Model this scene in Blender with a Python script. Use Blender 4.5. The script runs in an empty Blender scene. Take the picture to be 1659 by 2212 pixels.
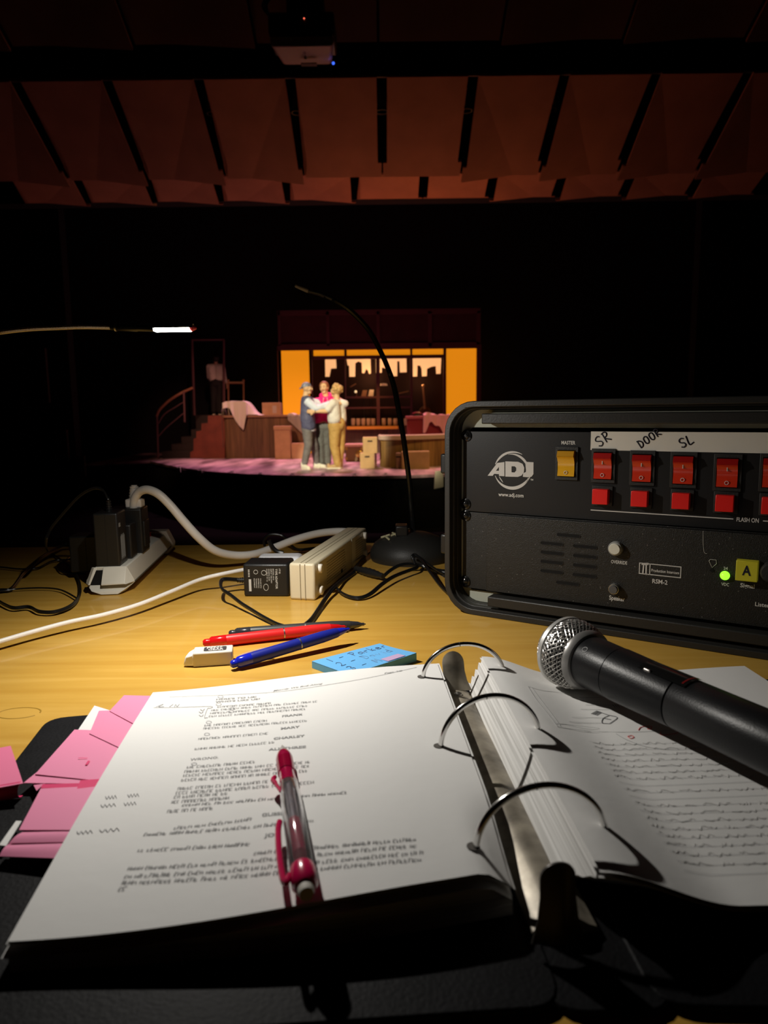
import bpy, bmesh, math, random
from mathutils import Vector, Matrix, Quaternion
from mathutils.geometry import tessellate_polygon
random.seed(7)
SC = bpy.context.scene
COL = SC.collection

# ------------------------------------------------------------------ camera
F_PX, PITCH, ROLL, CAM_H = 1534.0, math.radians(8.2), math.radians(0.7), 0.225
cam_data = bpy.data.cameras.new('camera')
cam = bpy.data.objects.new('camera', cam_data)
COL.objects.link(cam)
cam_data.sensor_fit = 'VERTICAL'
cam_data.sensor_height = 36.0
cam_data.lens = F_PX / 2212 * 36.0
cam_data.clip_start = 0.02
cam_data.clip_end = 100
_R = Matrix.Rotation(math.pi / 2 - PITCH, 4, 'X') @ Matrix.Rotation(-ROLL, 4, 'Z')
cam.matrix_world = Matrix.Translation((0, 0, CAM_H)) @ _R
cam_data.dof.use_dof = True
cam_data.dof.focus_distance = 0.72
cam_data.dof.aperture_fstop = cam_data.lens / 2.2
SC.camera = cam

# ------------------------------------------------------------------ world, exposure
SC.view_settings.view_transform = 'Standard'
SC.view_settings.look = 'None'
SC.view_settings.gamma = 1
SC.view_settings.use_curve_mapping = False
SC.view_settings.exposure = 0.0
world = bpy.data.worlds.new('dark_hall')
SC.world = world
world.use_nodes = True
world.node_tree.nodes['Background'].inputs[0].default_value = (0.5, 0.6, 1.0, 1)
world.node_tree.nodes['Background'].inputs[1].default_value = 0.0006
SC.cycles.max_bounces = 6
SC.cycles.use_denoising = True

# ------------------------------------------------------------------ measuring helpers (photo pixel -> place)
_R3 = _R.to_3x3()
def ray(px, py):
    return _R3 @ Vector(((px - 829.5) / F_PX, -(py - 1106) / F_PX, -1.0))
CAM = Vector((0, 0, CAM_H))
def G(px, py, z=0.0):
    d = ray(px, py)
    return CAM + d * ((z - CAM_H) / d.z)
def D(px, py, y):
    d = ray(px, py)
    return CAM + d * (y / d.y)
ZS = D(700, 1011, 14.3).z          # height of the stage deck
def S(px, py, z=None):
    return G(px, py, ZS if z is None else z)

# ------------------------------------------------------------------ lights
def light(name, kind, loc, energy, color=(1, 1, 1), target=None, **kw):
    l = bpy.data.lights.new(name, kind)
    l.energy = energy
    l.color = color
    for k, v in kw.items():
        setattr(l, k, v)
    o = bpy.data.objects.new(name, l)
    o.location = loc
    if target is not None:
        o.rotation_euler = (Vector(target) - Vector(loc)).to_track_quat('-Z', 'Y').to_euler()
    COL.objects.link(o)
    return o
# follow spot on the three, pink and amber washes, added uplights for the ceiling
light('follow_spot', 'SPOT', (-4.5, 1.0, 6.0), 11500, (1.0, 0.93, 0.68), (-1.22, 14.3, ZS + .80), spot_size=math.radians(10.5), spot_blend=0.35, shadow_soft_size=0.08)
light('pink_wash', 'SPOT', (-1.5, 17.9, 6.4), 2300, (1.0, 0.42, 0.58), (-1.6, 15.9, ZS), spot_size=math.radians(64), spot_blend=0.8, shadow_soft_size=0.1)
light('pink_wash_right', 'SPOT', (3.0, 18.2, 5.8), 1000, (1.0, 0.36, 0.36), (1.0, 15.9, ZS), spot_size=math.radians(56), spot_blend=0.8, shadow_soft_size=0.1)
light('amber_front', 'SPOT', (2.2, 12.3, 4.7), 760, (1.0, 0.64, 0.24), (.9, 14.9, ZS + .3), spot_size=math.radians(62), spot_blend=0.8, shadow_soft_size=0.1)
light('peach_front_left', 'SPOT', (-4.2, 12.3, 4.6), 1250, (1.0, 0.55, 0.32), (-3.1, 17.2, ZS + .6), spot_size=math.radians(44), spot_blend=0.9, shadow_soft_size=0.1)
light('peach_stairs', 'SPOT', (-2.6, 12.4, 4.3), 520, (1.0, 0.42, 0.30), (-4.9, 18.6, ZS + 1.6), spot_size=math.radians(20), spot_blend=0.9, shadow_soft_size=0.1)
light('added_band_fill', 'POINT', D(800, 815, 19.5), 8, (1.0, 0.55, 0.26), shadow_soft_size=0.05)  # unseen point lamps added to brighten the band area behind the windows
light('added_band_fill_right', 'POINT', D(905, 825, 19.5), 4.5, (1.0, 0.55, 0.26), shadow_soft_size=0.05)
light('pit_light', 'POINT', D(925, 1005, 12.25), 1.6, (1.0, 0.85, 0.55), shadow_soft_size=0.02)
light('added_sill_fill', 'SPOT', D(805, 780, 18.3), 60, (1.0, 0.5, 0.12), D(805, 925, 19.2), spot_size=math.radians(70), spot_blend=1.0, shadow_soft_size=0.05)  # unseen spot added to keep the window sill bright
light('added_ceiling_glow', 'SPOT', (0.6, 15.2, ZS + 0.2), 170, (1.0, 0.30, 0.065), (0.9, 11.4, 4.0), spot_size=math.radians(72), spot_blend=1.0, shadow_soft_size=0.25)  # unseen uplights added to tint the ceiling like bounced stage light
light('added_ceiling_glow_low', 'SPOT', (0.3, 15.0, 1.0), 45, (1.0, 0.17, 0.03), (0.4, 13.4, 4.2), spot_size=math.radians(130), spot_blend=1.0, shadow_soft_size=0.25)

# ------------------------------------------------------------------ materials
MATS = {}
def M(name, color=(.5, .5, .5), rough=.5, metal=0, emit=None, es=1.0, trans=0, ior=1.45, alpha=1, spec=.5, bump=0, bscale=200, bdist=.001, var=0, vscale=30, coat=0, stretch=None):
    if name in MATS:
        return MATS[name]
    m = bpy.data.materials.new(name)
    m.use_nodes = True
    nt = m.node_tree
    b = nt.nodes['Principled BSDF']
    b.inputs['Base Color'].default_value = (*color, 1)
    b.inputs['Roughness'].default_value = rough
    b.inputs['Metallic'].default_value = metal
    b.inputs['IOR'].default_value = ior
    b.inputs['Specular IOR Level'].default_value = spec
    b.inputs['Transmission Weight'].default_value = trans
    b.inputs['Coat Weight'].default_value = coat
    if emit:
        b.inputs['Emission Color'].default_value = (*emit, 1)
        b.inputs['Emission Strength'].default_value = es
    tc = nt.nodes.new('ShaderNodeTexCoord')
    src = tc.outputs['Object']
    if stretch:
        mp = nt.nodes.new('ShaderNodeMapping')
        mp.inputs['Scale'].default_value = stretch
        nt.links.new(src, mp.inputs['Vector'])
        src = mp.outputs['Vector']
    if var:
        n = nt.nodes.new('ShaderNodeTexNoise')
        n.inputs['Scale'].default_value = vscale
        n.inputs['Detail'].default_value = 4
        nt.links.new(src, n.inputs['Vector'])
        mr = nt.nodes.new('ShaderNodeMapRange')
        mr.inputs['From Min'].default_value = .3
        mr.inputs['From Max'].default_value = .7
        mr.inputs['To Min'].default_value = 1 - var
        mr.inputs['To Max'].default_value = 1 + var
        nt.links.new(n.outputs['Fac'], mr.inputs['Value'])
        hs = nt.nodes.new('ShaderNodeHueSaturation')
        hs.inputs['Color'].default_value = (*color, 1)
        nt.links.new(mr.outputs['Result'], hs.inputs['Value'])
        nt.links.new(hs.outputs['Color'], b.inputs['Base Color'])
    if bump:
        n = nt.nodes.new('ShaderNodeTexNoise')
        n.inputs['Scale'].default_value = bscale
        n.inputs['Detail'].default_value = 3
        nt.links.new(src, n.inputs['Vector'])
        bp = nt.nodes.new('ShaderNodeBump')
        bp.inputs['Strength'].default_value = bump
        bp.inputs['Distance'].default_value = bdist
        nt.links.new(n.outputs['Fac'], bp.inputs['Height'])
        nt.links.new(bp.outputs['Normal'], b.inputs['Normal'])
    MATS[name] = m
    return m

def ramp(nt, fac, stops):
    r = nt.nodes.new('ShaderNodeValToRGB')
    r.color_ramp.elements[0].position, r.color_ramp.elements[0].color = stops[0][0], (*stops[0][1], 1)
    r.color_ramp.elements[1].position, r.color_ramp.elements[1].color = stops[-1][0], (*stops[-1][1], 1)
    for p, c in stops[1:-1]:
        e = r.color_ramp.elements.new(p)
        e.color = (*c, 1)
    nt.links.new(fac, r.inputs['Fac'])
    return r.outputs['Color']

def wood_table():
    m = M('table_wood', rough=.33, coat=.25)
    nt = m.node_tree
    b = nt.nodes['Principled BSDF']
    tc = nt.nodes.new('ShaderNodeTexCoord')
    mp = nt.nodes.new('ShaderNodeMapping')
    mp.inputs['Scale'].default_value = (1.6, 22, 1)
    mp.inputs['Rotation'].default_value = (0, 0, .03)
    nt.links.new(tc.outputs['Object'], mp.inputs['Vector'])
    n = nt.nodes.new('ShaderNodeTexNoise')
    n.inputs['Scale'].default_value = 3.2
    n.inputs['Detail'].default_value = 9
    n.inputs['Distortion'].default_value = .6
    nt.links.new(mp.outputs['Vector'], n.inputs['Vector'])
    c = ramp(nt, n.outputs['Fac'], [(.25, (.56, .30, .045)), (.5, (.62, .355, .062)), (.8, (.70, .42, .09))])
    # a ring stain and small knots
    v = nt.nodes.new('ShaderNodeTexVoronoi')
    v.inputs['Scale'].default_value = 3.1
    nt.links.new(mp.outputs['Vector'], v.inputs['Vector'])
    k = ramp(nt, v.outputs['Distance'], [(.0, (.55, .42, .3)), (.035, (1, 1, 1)), (1, (1, 1, 1))])
    mx = nt.nodes.new('ShaderNodeMix')
    mx.data_type = 'RGBA'
    mx.blend_type = 'MULTIPLY'
    mx.inputs[0].default_value = .6
    nt.links.new(c, mx.inputs[6])
    nt.links.new(k, mx.inputs[7])
    nt.links.new(mx.outputs[2], b.inputs['Base Color'])
    n2 = nt.nodes.new('ShaderNodeTexNoise')
    n2.inputs['Scale'].default_value = 55
    n2.inputs['Detail'].default_value = 5
    nt.links.new(tc.outputs['Object'], n2.inputs['Vector'])
    mr = nt.nodes.new('ShaderNodeMapRange')
    mr.inputs['To Min'].default_value = .27
    mr.inputs['To Max'].default_value = .47
    nt.links.new(n2.outputs['Fac'], mr.inputs['Value'])
    nt.links.new(mr.outputs['Result'], b.inputs['Roughness'])
    bp = nt.nodes.new('ShaderNodeBump')
    bp.inputs['Strength'].default_value = .12
    bp.inputs['Distance'].default_value = .0006
    nt.links.new(n2.outputs['Fac'], bp.inputs['Height'])
    nt.links.new(bp.outputs['Normal'], b.inputs['Normal'])
    return m

def boards(name, c1, c2, width=.12, rough=.55, axis='X'):
    """Vertical boards: long grain with a dark joint every `width` metres."""
    m = M(name, rough=rough)
    nt = m.node_tree
    b = nt.nodes['Principled BSDF']
    tc = nt.nodes.new('ShaderNodeTexCoord')
    sx = nt.nodes.new('ShaderNodeSeparateXYZ')
    nt.links.new(tc.outputs['Object'], sx.inputs[0])
    d = nt.nodes.new('ShaderNodeMath'); d.operation = 'DIVIDE'; d.inputs[1].default_value = width
    nt.links.new(sx.outputs[axis], d.inputs[0])
    fl = nt.nodes.new('ShaderNodeMath'); fl.operation = 'FLOOR'
    nt.links.new(d.outputs[0], fl.inputs[0])
    fr = nt.nodes.new('ShaderNodeMath'); fr.operation = 'FRACT'
    nt.links.new(d.outputs[0], fr.inputs[0])
    wn = nt.nodes.new('ShaderNodeTexWhiteNoise'); wn.noise_dimensions = '1D'
    nt.links.new(fl.outputs[0], wn.inputs['W'])
    mp = nt.nodes.new('ShaderNodeMapping'); mp.inputs['Scale'].default_value = (9, 9, .7)
    nt.links.new(tc.outputs['Object'], mp.inputs['Vector'])
    n = nt.nodes.new('ShaderNodeTexNoise'); n.inputs['Scale'].default_value = 2.5; n.inputs['Detail'].default_value = 6
    nt.links.new(mp.outputs['Vector'], n.inputs['Vector'])
    ad = nt.nodes.new('ShaderNodeMath'); ad.operation = 'ADD'
    nt.links.new(n.outputs['Fac'], ad.inputs[0])
    ml = nt.nodes.new('ShaderNodeMath'); ml.operation = 'MULTIPLY'; ml.inputs[1].default_value = .35
    nt.links.new(wn.outputs['Value'], ml.inputs[0])
    nt.links.new(ml.outputs[0], ad.inputs[1])
    c = ramp(nt, ad.outputs[0], [(.35, c1), (.95, c2)])
    j = ramp(nt, fr.outputs[0], [(.0, (.15, .15, .15)), (.05, (1, 1, 1)), (1, (1, 1, 1))])
    mx = nt.nodes.new('ShaderNodeMix'); mx.data_type = 'RGBA'; mx.blend_type = 'MULTIPLY'; mx.inputs[0].default_value = 1
    nt.links.new(c, mx.inputs[6]); nt.links.new(j, mx.inputs[7])
    nt.links.new(mx.outputs[2], b.inputs['Base Color'])
    return m

def speckle_black():
    m = M('speckled_black_paint', (.012, .012, .011), rough=.42, bump=.5, bscale=1500)
    nt = m.node_tree
    b = nt.nodes['Principled BSDF']
    tc = nt.nodes.new('ShaderNodeTexCoord')
    v = nt.nodes.new('ShaderNodeTexVoronoi'); v.inputs['Scale'].default_value = 420
    nt.links.new(tc.outputs['Object'], v.inputs['Vector'])
    wn = nt.nodes.new('ShaderNodeTexWhiteNoise')
    nt.links.new(v.outputs['Color'], wn.inputs['Vector'])
    a = nt.nodes.new('ShaderNodeMath'); a.operation = 'LESS_THAN'; a.inputs[1].default_value = .22
    nt.links.new(v.outputs['Distance'], a.inputs[0])
    g = nt.nodes.new('ShaderNodeMath'); g.operation = 'GREATER_THAN'; g.inputs[1].default_value = .965
    nt.links.new(wn.outputs['Value'], g.inputs[0])
    ml = nt.nodes.new('ShaderNodeMath'); ml.operation = 'MULTIPLY'
    nt.links.new(a.outputs[0], ml.inputs[0]); nt.links.new(g.outputs[0], ml.inputs[1])
    c = ramp(nt, ml.outputs[0], [(0, (.012, .0115, .010)), (1, (.12, .11, .10))])
    nt.links.new(c, b.inputs['Base Color'])
    return m

def page_edges():
    """Paper seen edge-on: fine sheet lines stacked upwards."""
    m = M('page_edges', rough=.8)
    nt = m.node_tree
    b = nt.nodes['Principled BSDF']
    tc = nt.nodes.new('ShaderNodeTexCoord')
    mp = nt.nodes.new('ShaderNodeMapping'); mp.inputs['Scale'].default_value = (6, 6, 1400)
    nt.links.new(tc.outputs['Object'], mp.inputs['Vector'])
    n = nt.nodes.new('ShaderNodeTexNoise'); n.inputs['Scale'].default_value = 1.0; n.inputs['Detail'].default_value = 3
    nt.links.new(mp.outputs['Vector'], n.inputs['Vector'])
    c = ramp(nt, n.outputs['Fac'], [(.3, (.42, .41, .39)), (.55, (.74, .73, .71)), (.75, (.82, .81, .8))])
    nt.links.new(c, b.inputs['Base Color'])
    return m

# ------------------------------------------------------------------ mesh builder
class MB:
    def __init__(self):
        self.v = []; self.f = []
    def add(self, vs, fs):
        o = len(self.v)
        self.v += [Vector(p) for p in vs]
        self.f += [tuple(i + o for i in f) for f in fs]
        return self
    def box(self, c, s, rot=None, taper=1.0):
        c = Vector(c); h = Vector(s) / 2
        vs = []
        for z in (-1, 1):
            t = taper if z > 0 else 1
            for x, y in ((-1, -1), (1, -1), (1, 1), (-1, 1)):
                p = Vector((x * h.x * t, y * h.y * t, z * h.z))
                vs.append(c + (rot @ p if rot is not None else p))
        return self.add(vs, [(3, 2, 1, 0), (4, 5, 6, 7), (0, 1, 5, 4), (1, 2, 6, 5), (2, 3, 7, 6), (3, 0, 4, 7)])
    def hexa(self, b4, t4):
        return self.add(list(b4) + list(t4), [(3, 2, 1, 0), (4, 5, 6, 7), (0, 1, 5, 4), (1, 2, 6, 5), (2, 3, 7, 6), (3, 0, 4, 7)])
    def tube(self, pts, r, n=10, cap=True, flat=1.0):
        pts = [Vector(p) for p in pts]
        if not isinstance(r, (list, tuple)): r = [r] * len(pts)
        N = len(pts)
        t = (pts[1] - pts[0]).normalized()
        up = Vector((0, 0, 1)) if abs(t.z) < .9 else Vector((1, 0, 0))
        a = t.cross(up).normalized()
        o = len(self.v)
        for i, p in enumerate(pts):
            if i == 0: t2 = (pts[1] - pts[0])
            elif i == N - 1: t2 = (pts[-1] - pts[-2])
            else: t2 = (pts[i + 1] - pts[i - 1])
            if t2.length < 1e-9: t2 = t
            t2 = t2.normalized()
            a = (a - t2 * a.dot(t2)).normalized()
            b = t2.cross(a)
            for k in range(n):
                w = 2 * math.pi * k / n
                self.v.append(p + a * math.cos(w) * r[i] + b * math.sin(w) * r[i] * flat)
            t = t2
        for i in range(N - 1):
            for k in range(n):
                k2 = (k + 1) % n
                self.f.append((o + i * n + k, o + i * n + k2, o + (i + 1) * n + k2, o + (i + 1) * n + k))
        if cap:
            self.f.append(tuple(o + k for k in range(n))[::-1])
            self.f.append(tuple(o + (N - 1) * n + k for k in range(n)))
        return self
    def cyl(self, p0, p1, r0, r1=None, n=20):
        return self.tube([p0, p1], [r0, r0 if r1 is None else r1], n)
    def lathe(self, prof, origin=(0, 0, 0), axis=(0, 0, 1), n=28, xs=1, ys=1, cap=True):
        """prof: (radius, height) pairs from one end to the other."""
        q = Vector((0, 0, 1)).rotation_difference(Vector(axis).normalized())
        o = len(self.v); origin = Vector(origin)
        for r, h in prof:
            r = max(r, 1e-5)
            for k in range(n):
                w = 2 * math.pi * k / n
                self.v.append(origin + q @ Vector((r * math.cos(w) * xs, r * math.sin(w) * ys, h)))
        for i in range(len(prof) - 1):
            for k in range(n):
                k2 = (k + 1) % n
                self.f.append((o + i * n + k, o + i * n + k2, o + (i + 1) * n + k2, o + (i + 1) * n + k))
        if cap:
            self.f.append(tuple(o + k for k in range(n))[::-1])
            self.f.append(tuple(o + (len(prof) - 1) * n + k for k in range(n)))
        return self
    def sphere(self, c, r, n=16, m=10, s=(1, 1, 1), rot=None):
        c = Vector(c); o = len(self.v)
        def q(p):
            p = Vector((p[0] * s[0] * r, p[1] * s[1] * r, p[2] * s[2] * r))
            return c + (rot @ p if rot is not None else p)
        self.v.append(q((0, 0, -1)))
        for i in range(1, m):
            a = -math.pi / 2 + math.pi * i / m
            for k in range(n):
                w = 2 * math.pi * k / n
                self.v.append(q((math.cos(a) * math.cos(w), math.cos(a) * math.sin(w), math.sin(a))))
        self.v.append(q((0, 0, 1)))
        last = len(self.v) - 1
        for k in range(n):
            self.f.append((o, o + 1 + (k + 1) % n, o + 1 + k))
            self.f.append((last, last - n + k, last - n + (k + 1) % n))
        for i in range(m - 2):
            for k in range(n):
                k2 = (k + 1) % n
                b = o + 1 + i * n
                self.f.append((b + k, b + k2, b + n + k2, b + n + k))
        return self
    def cap(self, p0, r0, p1, r1=None, n=14):
        """tapered capsule, closed"""
        p0, p1 = Vector(p0), Vector(p1); r1 = r0 if r1 is None else r1
        d = p1 - p0; L = d.length
        if L < 1e-6: return self.sphere(p0, r0, n, 8)
        pr = [(r0 * math.sin(a), -r0 * math.cos(a)) for a in [math.pi / 2 * i / 4 for i in range(5)]]
        pr += [(r1 * math.cos(a), L + r1 * math.sin(a)) for a in [math.pi / 2 * i / 4 for i in range(5)]]
        return self.lathe(pr, p0, d, n)
    def prism(self, loops, fn, depth):
        """loops of 2D points (first outer, rest holes); fn(x, y, t) places them, t from 0 (back) to depth (front)"""
        L3 = [[Vector((p[0], p[1], 0)) for p in l] for l in loops]
        tri = tessellate_polygon(L3)
        flat = [p for l in loops for p in l]
        o = len(self.v); n = len(flat)
        for p in flat: self.v.append(Vector(fn(p[0], p[1], 0)))
        for p in flat: self.v.append(Vector(fn(p[0], p[1], depth)))
        for t in tri:
            self.f.append((o + t[0], o + t[1], o + t[2])); self.f.append((o + n + t[2], o + n + t[1], o + n + t[0]))
        s = 0
        for l in loops:
            for i in range(len(l)):
                a, b = s + i, s + (i + 1) % len(l)
                self.f.append((o + a, o + b, o + n + b, o + n + a))
            s += len(l)
        return self
    def grid(self, fn, nu, nv, thick=0.0):
        """surface fn(u, v) -> point; thick > 0 gives it real thickness downwards"""
        o = len(self.v)
        P = [[Vector(fn(i / nu, j / nv)) for i in range(nu + 1)] for j in range(nv + 1)]
        W = nu + 1; K = W * (nv + 1)
        for r in P: self.v += r
        for j in range(nv):
            for i in range(nu):
                a = o + j * W + i
                self.f.append((a, a + W, a + W + 1, a + 1))
        if thick:
            for r in P: self.v += [p - Vector((0, 0, thick)) for p in r]
            for j in range(nv):
                for i in range(nu):
                    a = o + K + j * W + i
                    self.f.append((a, a + 1, a + W + 1, a + W))
            for j in range(nv):
                a = o + j * W; b = a + nu
                self.f.append((a, a + K, a + K + W, a + W)); self.f.append((b, b + W, b + W + K, b + K))
            for i in range(nu):
                a = o + i; b = o + nv * W + i
                self.f.append((a, a + 1, a + 1 + K, a + K)); self.f.append((b, b + K, b + K + 1, b + 1))
        return self

def catmull(pts, sub=8):
    pts = [Vector(p) for p in pts]
    P = [pts[0] * 2 - pts[1]] + pts + [pts[-1] * 2 - pts[-2]]
    out = []
    for i in range(1, len(P) - 2):
        p0, p1, p2, p3 = P[i - 1:i + 3]
        for k in range(sub):
            t = k / sub
            out.append(.5 * ((2 * p1) + (p2 - p0) * t + (2 * p0 - 5 * p1 + 4 * p2 - p3) * t * t + (3 * p1 - p0 - 3 * p2 + p3) * t ** 3))
    out.append(P[-2])
    return out

def tag(o, label=None, cat=None, group=None, kind=None):
    if label: o['label'] = label
    if cat: o['category'] = cat
    if group: o['group'] = group
    if kind: o['kind'] = kind
    return o

ROOT = {}
def thing(name, label, cat, loc=(0, 0, 0), rotz=0.0, group=None):
    o = bpy.data.objects.new(name, None)
    COL.objects.link(o)
    o.empty_display_size = .05
    o.location = loc
    o.rotation_euler = (0, 0, rotz)
    ROOT[o.name] = Matrix.Translation(Vector(loc)) @ Matrix.Rotation(rotz, 4, 'Z')
    return tag(o, label, cat, group)

def rootmat(p):
    while p.parent is not None: p = p.parent
    return ROOT.get(p.name, Matrix.Identity(4))

def finish(me, smooth):
    bm = bmesh.new(); bm.from_mesh(me)
    bmesh.ops.recalc_face_normals(bm, faces=bm.faces)
    bm.to_mesh(me); bm.free()
    if smooth:
        for p in me.polygons: p.use_smooth = True
        me.set_sharp_from_angle(angle=math.radians(smooth if smooth is not True else 40))

def obj(name, mb, mat, parent=None, local=False, smooth=40, bevel=0, seg=2, loc=None):
    """one mesh object; vertices are given in world space unless local=True"""
    me = bpy.data.meshes.new(name)
    vs = mb.v
    inv = None
    if parent is not None:
        if not local: inv = rootmat(parent).inverted()
    elif not local:
        if loc is None:
            lo = Vector((min(v.x for v in vs), min(v.y for v in vs), min(v.z for v in vs)))
            hi = Vector((max(v.x for v in vs), max(v.y for v in vs), max(v.z for v in vs)))
            loc = Vector(((lo.x + hi.x) / 2, (lo.y + hi.y) / 2, lo.z))
        inv = Matrix.Translation(-Vector(loc))
    me.from_pydata([tuple(inv @ v) if inv is not None else tuple(v) for v in vs], [], mb.f)
    me.materials.append(mat)
    finish(me, smooth)
    o = bpy.data.objects.new(name, me)
    COL.objects.link(o)
    if parent is not None: o.parent = parent
    elif loc is not None:
        o.location = loc
        ROOT[o.name] = Matrix.Translation(Vector(loc))
    if bevel:
        m = o.modifiers.new('bevel', 'BEVEL')
        m.width = bevel; m.segments = seg; m.limit_method = 'ANGLE'; m.angle_limit = math.radians(35)
    return o

def struct(name, mb, mat, **k):
    return tag(obj(name, mb, mat, **k), kind='structure')

def blob(name, mb, mat, parent, voxel=.01, smooth_it=4):
    """voxel-fuse everything in mb into one continuous surface"""
    me = bpy.data.meshes.new('tmp')
    inv = rootmat(parent).inverted()
    me.from_pydata([tuple(inv @ v) for v in mb.v], [], mb.f)
    finish(me, False)
    t = bpy.data.objects.new('tmp', me)
    COL.objects.link(t)
    r = t.modifiers.new('r', 'REMESH'); r.mode = 'VOXEL'; r.voxel_size = voxel
    s = t.modifiers.new('s', 'SMOOTH'); s.iterations = smooth_it; s.factor = .5
    dg = bpy.context.evaluated_depsgraph_get(); dg.update()
    nm = bpy.data.meshes.new_from_object(t.evaluated_get(dg))
    nm.name = name
    bpy.data.objects.remove(t)
    nm.materials.clear(); nm.materials.append(mat)
    for p in nm.polygons: p.use_smooth = True
    o = bpy.data.objects.new(name, nm)
    COL.objects.link(o)
    o.parent = parent
    return o

_txt = {}
def text_poly(s, bold=0.0, shear=0.0):
    """2D outline mesh of a string: verts, faces, width for unit size"""
    key = (s, bold, shear)
    if key in _txt: return _txt[key]
    c = bpy.data.curves.new('t', 'FONT')
    c.body = s; c.size = 1; c.offset = bold; c.shear = shear; c.resolution_u = 3
    o = bpy.data.objects.new('t', c)
    COL.objects.link(o)
    dg = bpy.context.evaluated_depsgraph_get(); dg.update()
    me = bpy.data.meshes.new_from_object(o.evaluated_get(dg))
    vs = [v.co.copy() for v in me.vertices]; fs = [tuple(p.vertices) for p in me.polygons]
    bpy.data.objects.remove(o); bpy.data.meshes.remove(me)
    x0 = min(v.x for v in vs); x1 = max(v.x for v in vs)
    vs = [Vector((v.x - x0, v.y, 0)) for v in vs]
    _txt[key] = (vs, fs, x1 - x0)
    return _txt[key]
def put_text(mb, s, fn, width=None, size=None, bold=0.0, shear=0.0, xs=1.0):
    """fn(x, y) -> point; x runs along the line in metres, y up"""
    vs, fs, w = text_poly(s, bold, shear)
    if size is None: size = width / w
    kx = width / w if width else size * xs
    mb.add([fn(v.x * kx, v.y * size) for v in vs], fs)

STROKES = {
 'S': [[(.9, .85), (.6, 1), (.2, .9), (.1, .7), (.4, .52), (.75, .4), (.8, .15), (.45, 0), (.05, .12)]],
 'R': [[(.1, 0), (.15, 1)], [(.0, .95), (.5, 1), (.8, .8), (.6, .55), (.15, .45), (.9, 0)]],
 'D': [[(.1, 0), (.12, 1)], [(0, 1), (.5, .9), (.85, .5), (.6, .1), (.05, 0)]],
 'O': [[(.5, 1), (.1, .8), (.1, .2), (.5, 0), (.85, .25), (.85, .8), (.5, 1)]],
 'L': [[(.15, 1), (.1, 0), (.85, .05)]],
 'T': [[(0, 1), (1, 1)], [(.5, 1), (.5, 0)]],
 '1': [[(.5, 1), (.45, 0)]], '-': [[(.1, .45), (.9, .5)]],
 '2': [[(.1, .8), (.4, 1), (.8, .8), (.6, .4), (.1, 0), (.9, .05)]],
 '3': [[(.1, .9), (.5, 1), (.8, .8), (.4, .55), (.85, .3), (.5, 0), (.1, .1)]],
 'P': [[(.15, 0), (.2, 1)], [(0, .9), (.5, 1), (.85, .8), (.5, .5), (.2, .5)]],
 'a': [[(.75, .5), (.3, .5), (.1, .2), (.4, 0), (.75, .3), (.8, .5), (.85, 0)]],
 'r': [[(.2, .5), (.25, 0)], [(.22, .35), (.5, .52), (.8, .45)]],
 'k': [[(.2, 1), (.2, 0)], [(.75, .55), (.2, .25), (.8, 0)]],
 'e': [[(.15, .28), (.8, .33), (.6, .55), (.25, .5), (.1, .2), (.4, 0), (.85, .1)]],
 'v': [[(.1, .5), (.4, 0), (.8, .5)]], 'i': [[(.45, .5), (.5, 0)], [(.45, .72), (.47, .76)]],
 'd': [[(.75, .45), (.3, .5), (.1, .2), (.4, 0), (.75, .2)], [(.75, 1), (.8, 0)]],
 'M': [[(.0, 0), (.15, 1), (.45, .3), (.8, 1), (.95, 0)]], 'n': [[(.1, .5), (.15, 0)], [(.15, .35), (.5, .5), (.75, .4), (.8, 0)]],
 'A': [[(0, 0), (.5, 1), (.9, 0)], [(.2, .4), (.75, .4)]], 'w': [[(0, .5), (.25, 0), (.5, .4), (.7, 0), (.95, .5)]],
}
def hand(mb, s, fn, h, adv=.75, r=.0004, wob=.05, n=5):
    x = 0
    for ch in s:
        if ch == ' ': x += adv * h; continue
        for st in STROKES[ch]:
            pts = [fn((x + p[0] * h * .65 + random.uniform(-wob, wob) * h * .3), p[1] * h + random.uniform(-wob, wob) * h * .3) for p in st]
            mb.tube(catmull(pts, 4) if len(pts) > 2 else pts, r, n)
        x += adv * h * (.8 if ch in 'i1' else 1)
# ================================================================== MATERIALS USED
WOOD = wood_table()
BLACKWALL = M('black_paint_wall', (.004, .004, .005), .95)
CURTAIN = M('black_curtain', (.0035, .0035, .005), 1.0)
HALLWALL = M('dark_hall_wall', (.05, .035, .025), .9)
PAPER = M('paper', (.80, .79, .77), .75, bump=.15, bscale=120)
EDGE = page_edges()
INK = M('printed_ink', (.30, .30, .30), .8)
PENCIL = M('pencil_line', (.42, .42, .43), .8)
REDINK = M('red_pencil_line', (.75, .12, .12), .8)
BLK = M('black_plastic', (.012, .012, .012), .38, bump=.1, bscale=900)
BLKG = M('glossy_black_plastic', (.008, .008, .008), .15)
BLKM = M('matt_black_plastic', (.022, .021, .019), .5, bump=.25, bscale=700)
CABLE = M('black_cable_rubber', (.008, .008, .008), .3)
CASEP = M('case_plastic', (.021, .020, .018), .45, bump=.15, bscale=500)
PANEL = M('panel_black', (.008, .0075, .0075), .42, bump=.05, bscale=900)
SPECK = speckle_black()
GREYP = M('grey_green_plastic', (.36, .37, .30), .6)
WHITEP = M('white_plastic', (.80, .74, .62), .42)
WHITEC = M('white_cable', (.80, .76, .70), .4)
CHROME = M('chrome', (.75, .74, .72), .16, 1)
STEEL = M('dull_steel', (.45, .43, .40), .35, 1)
PRINTW = M('white_print', (.62, .60, .56), .6)
TAPE = M('white_tape', (.72, .68, .60), .7)
MARKER = M('marker_ink', (.01, .008, .02), .5)

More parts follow.
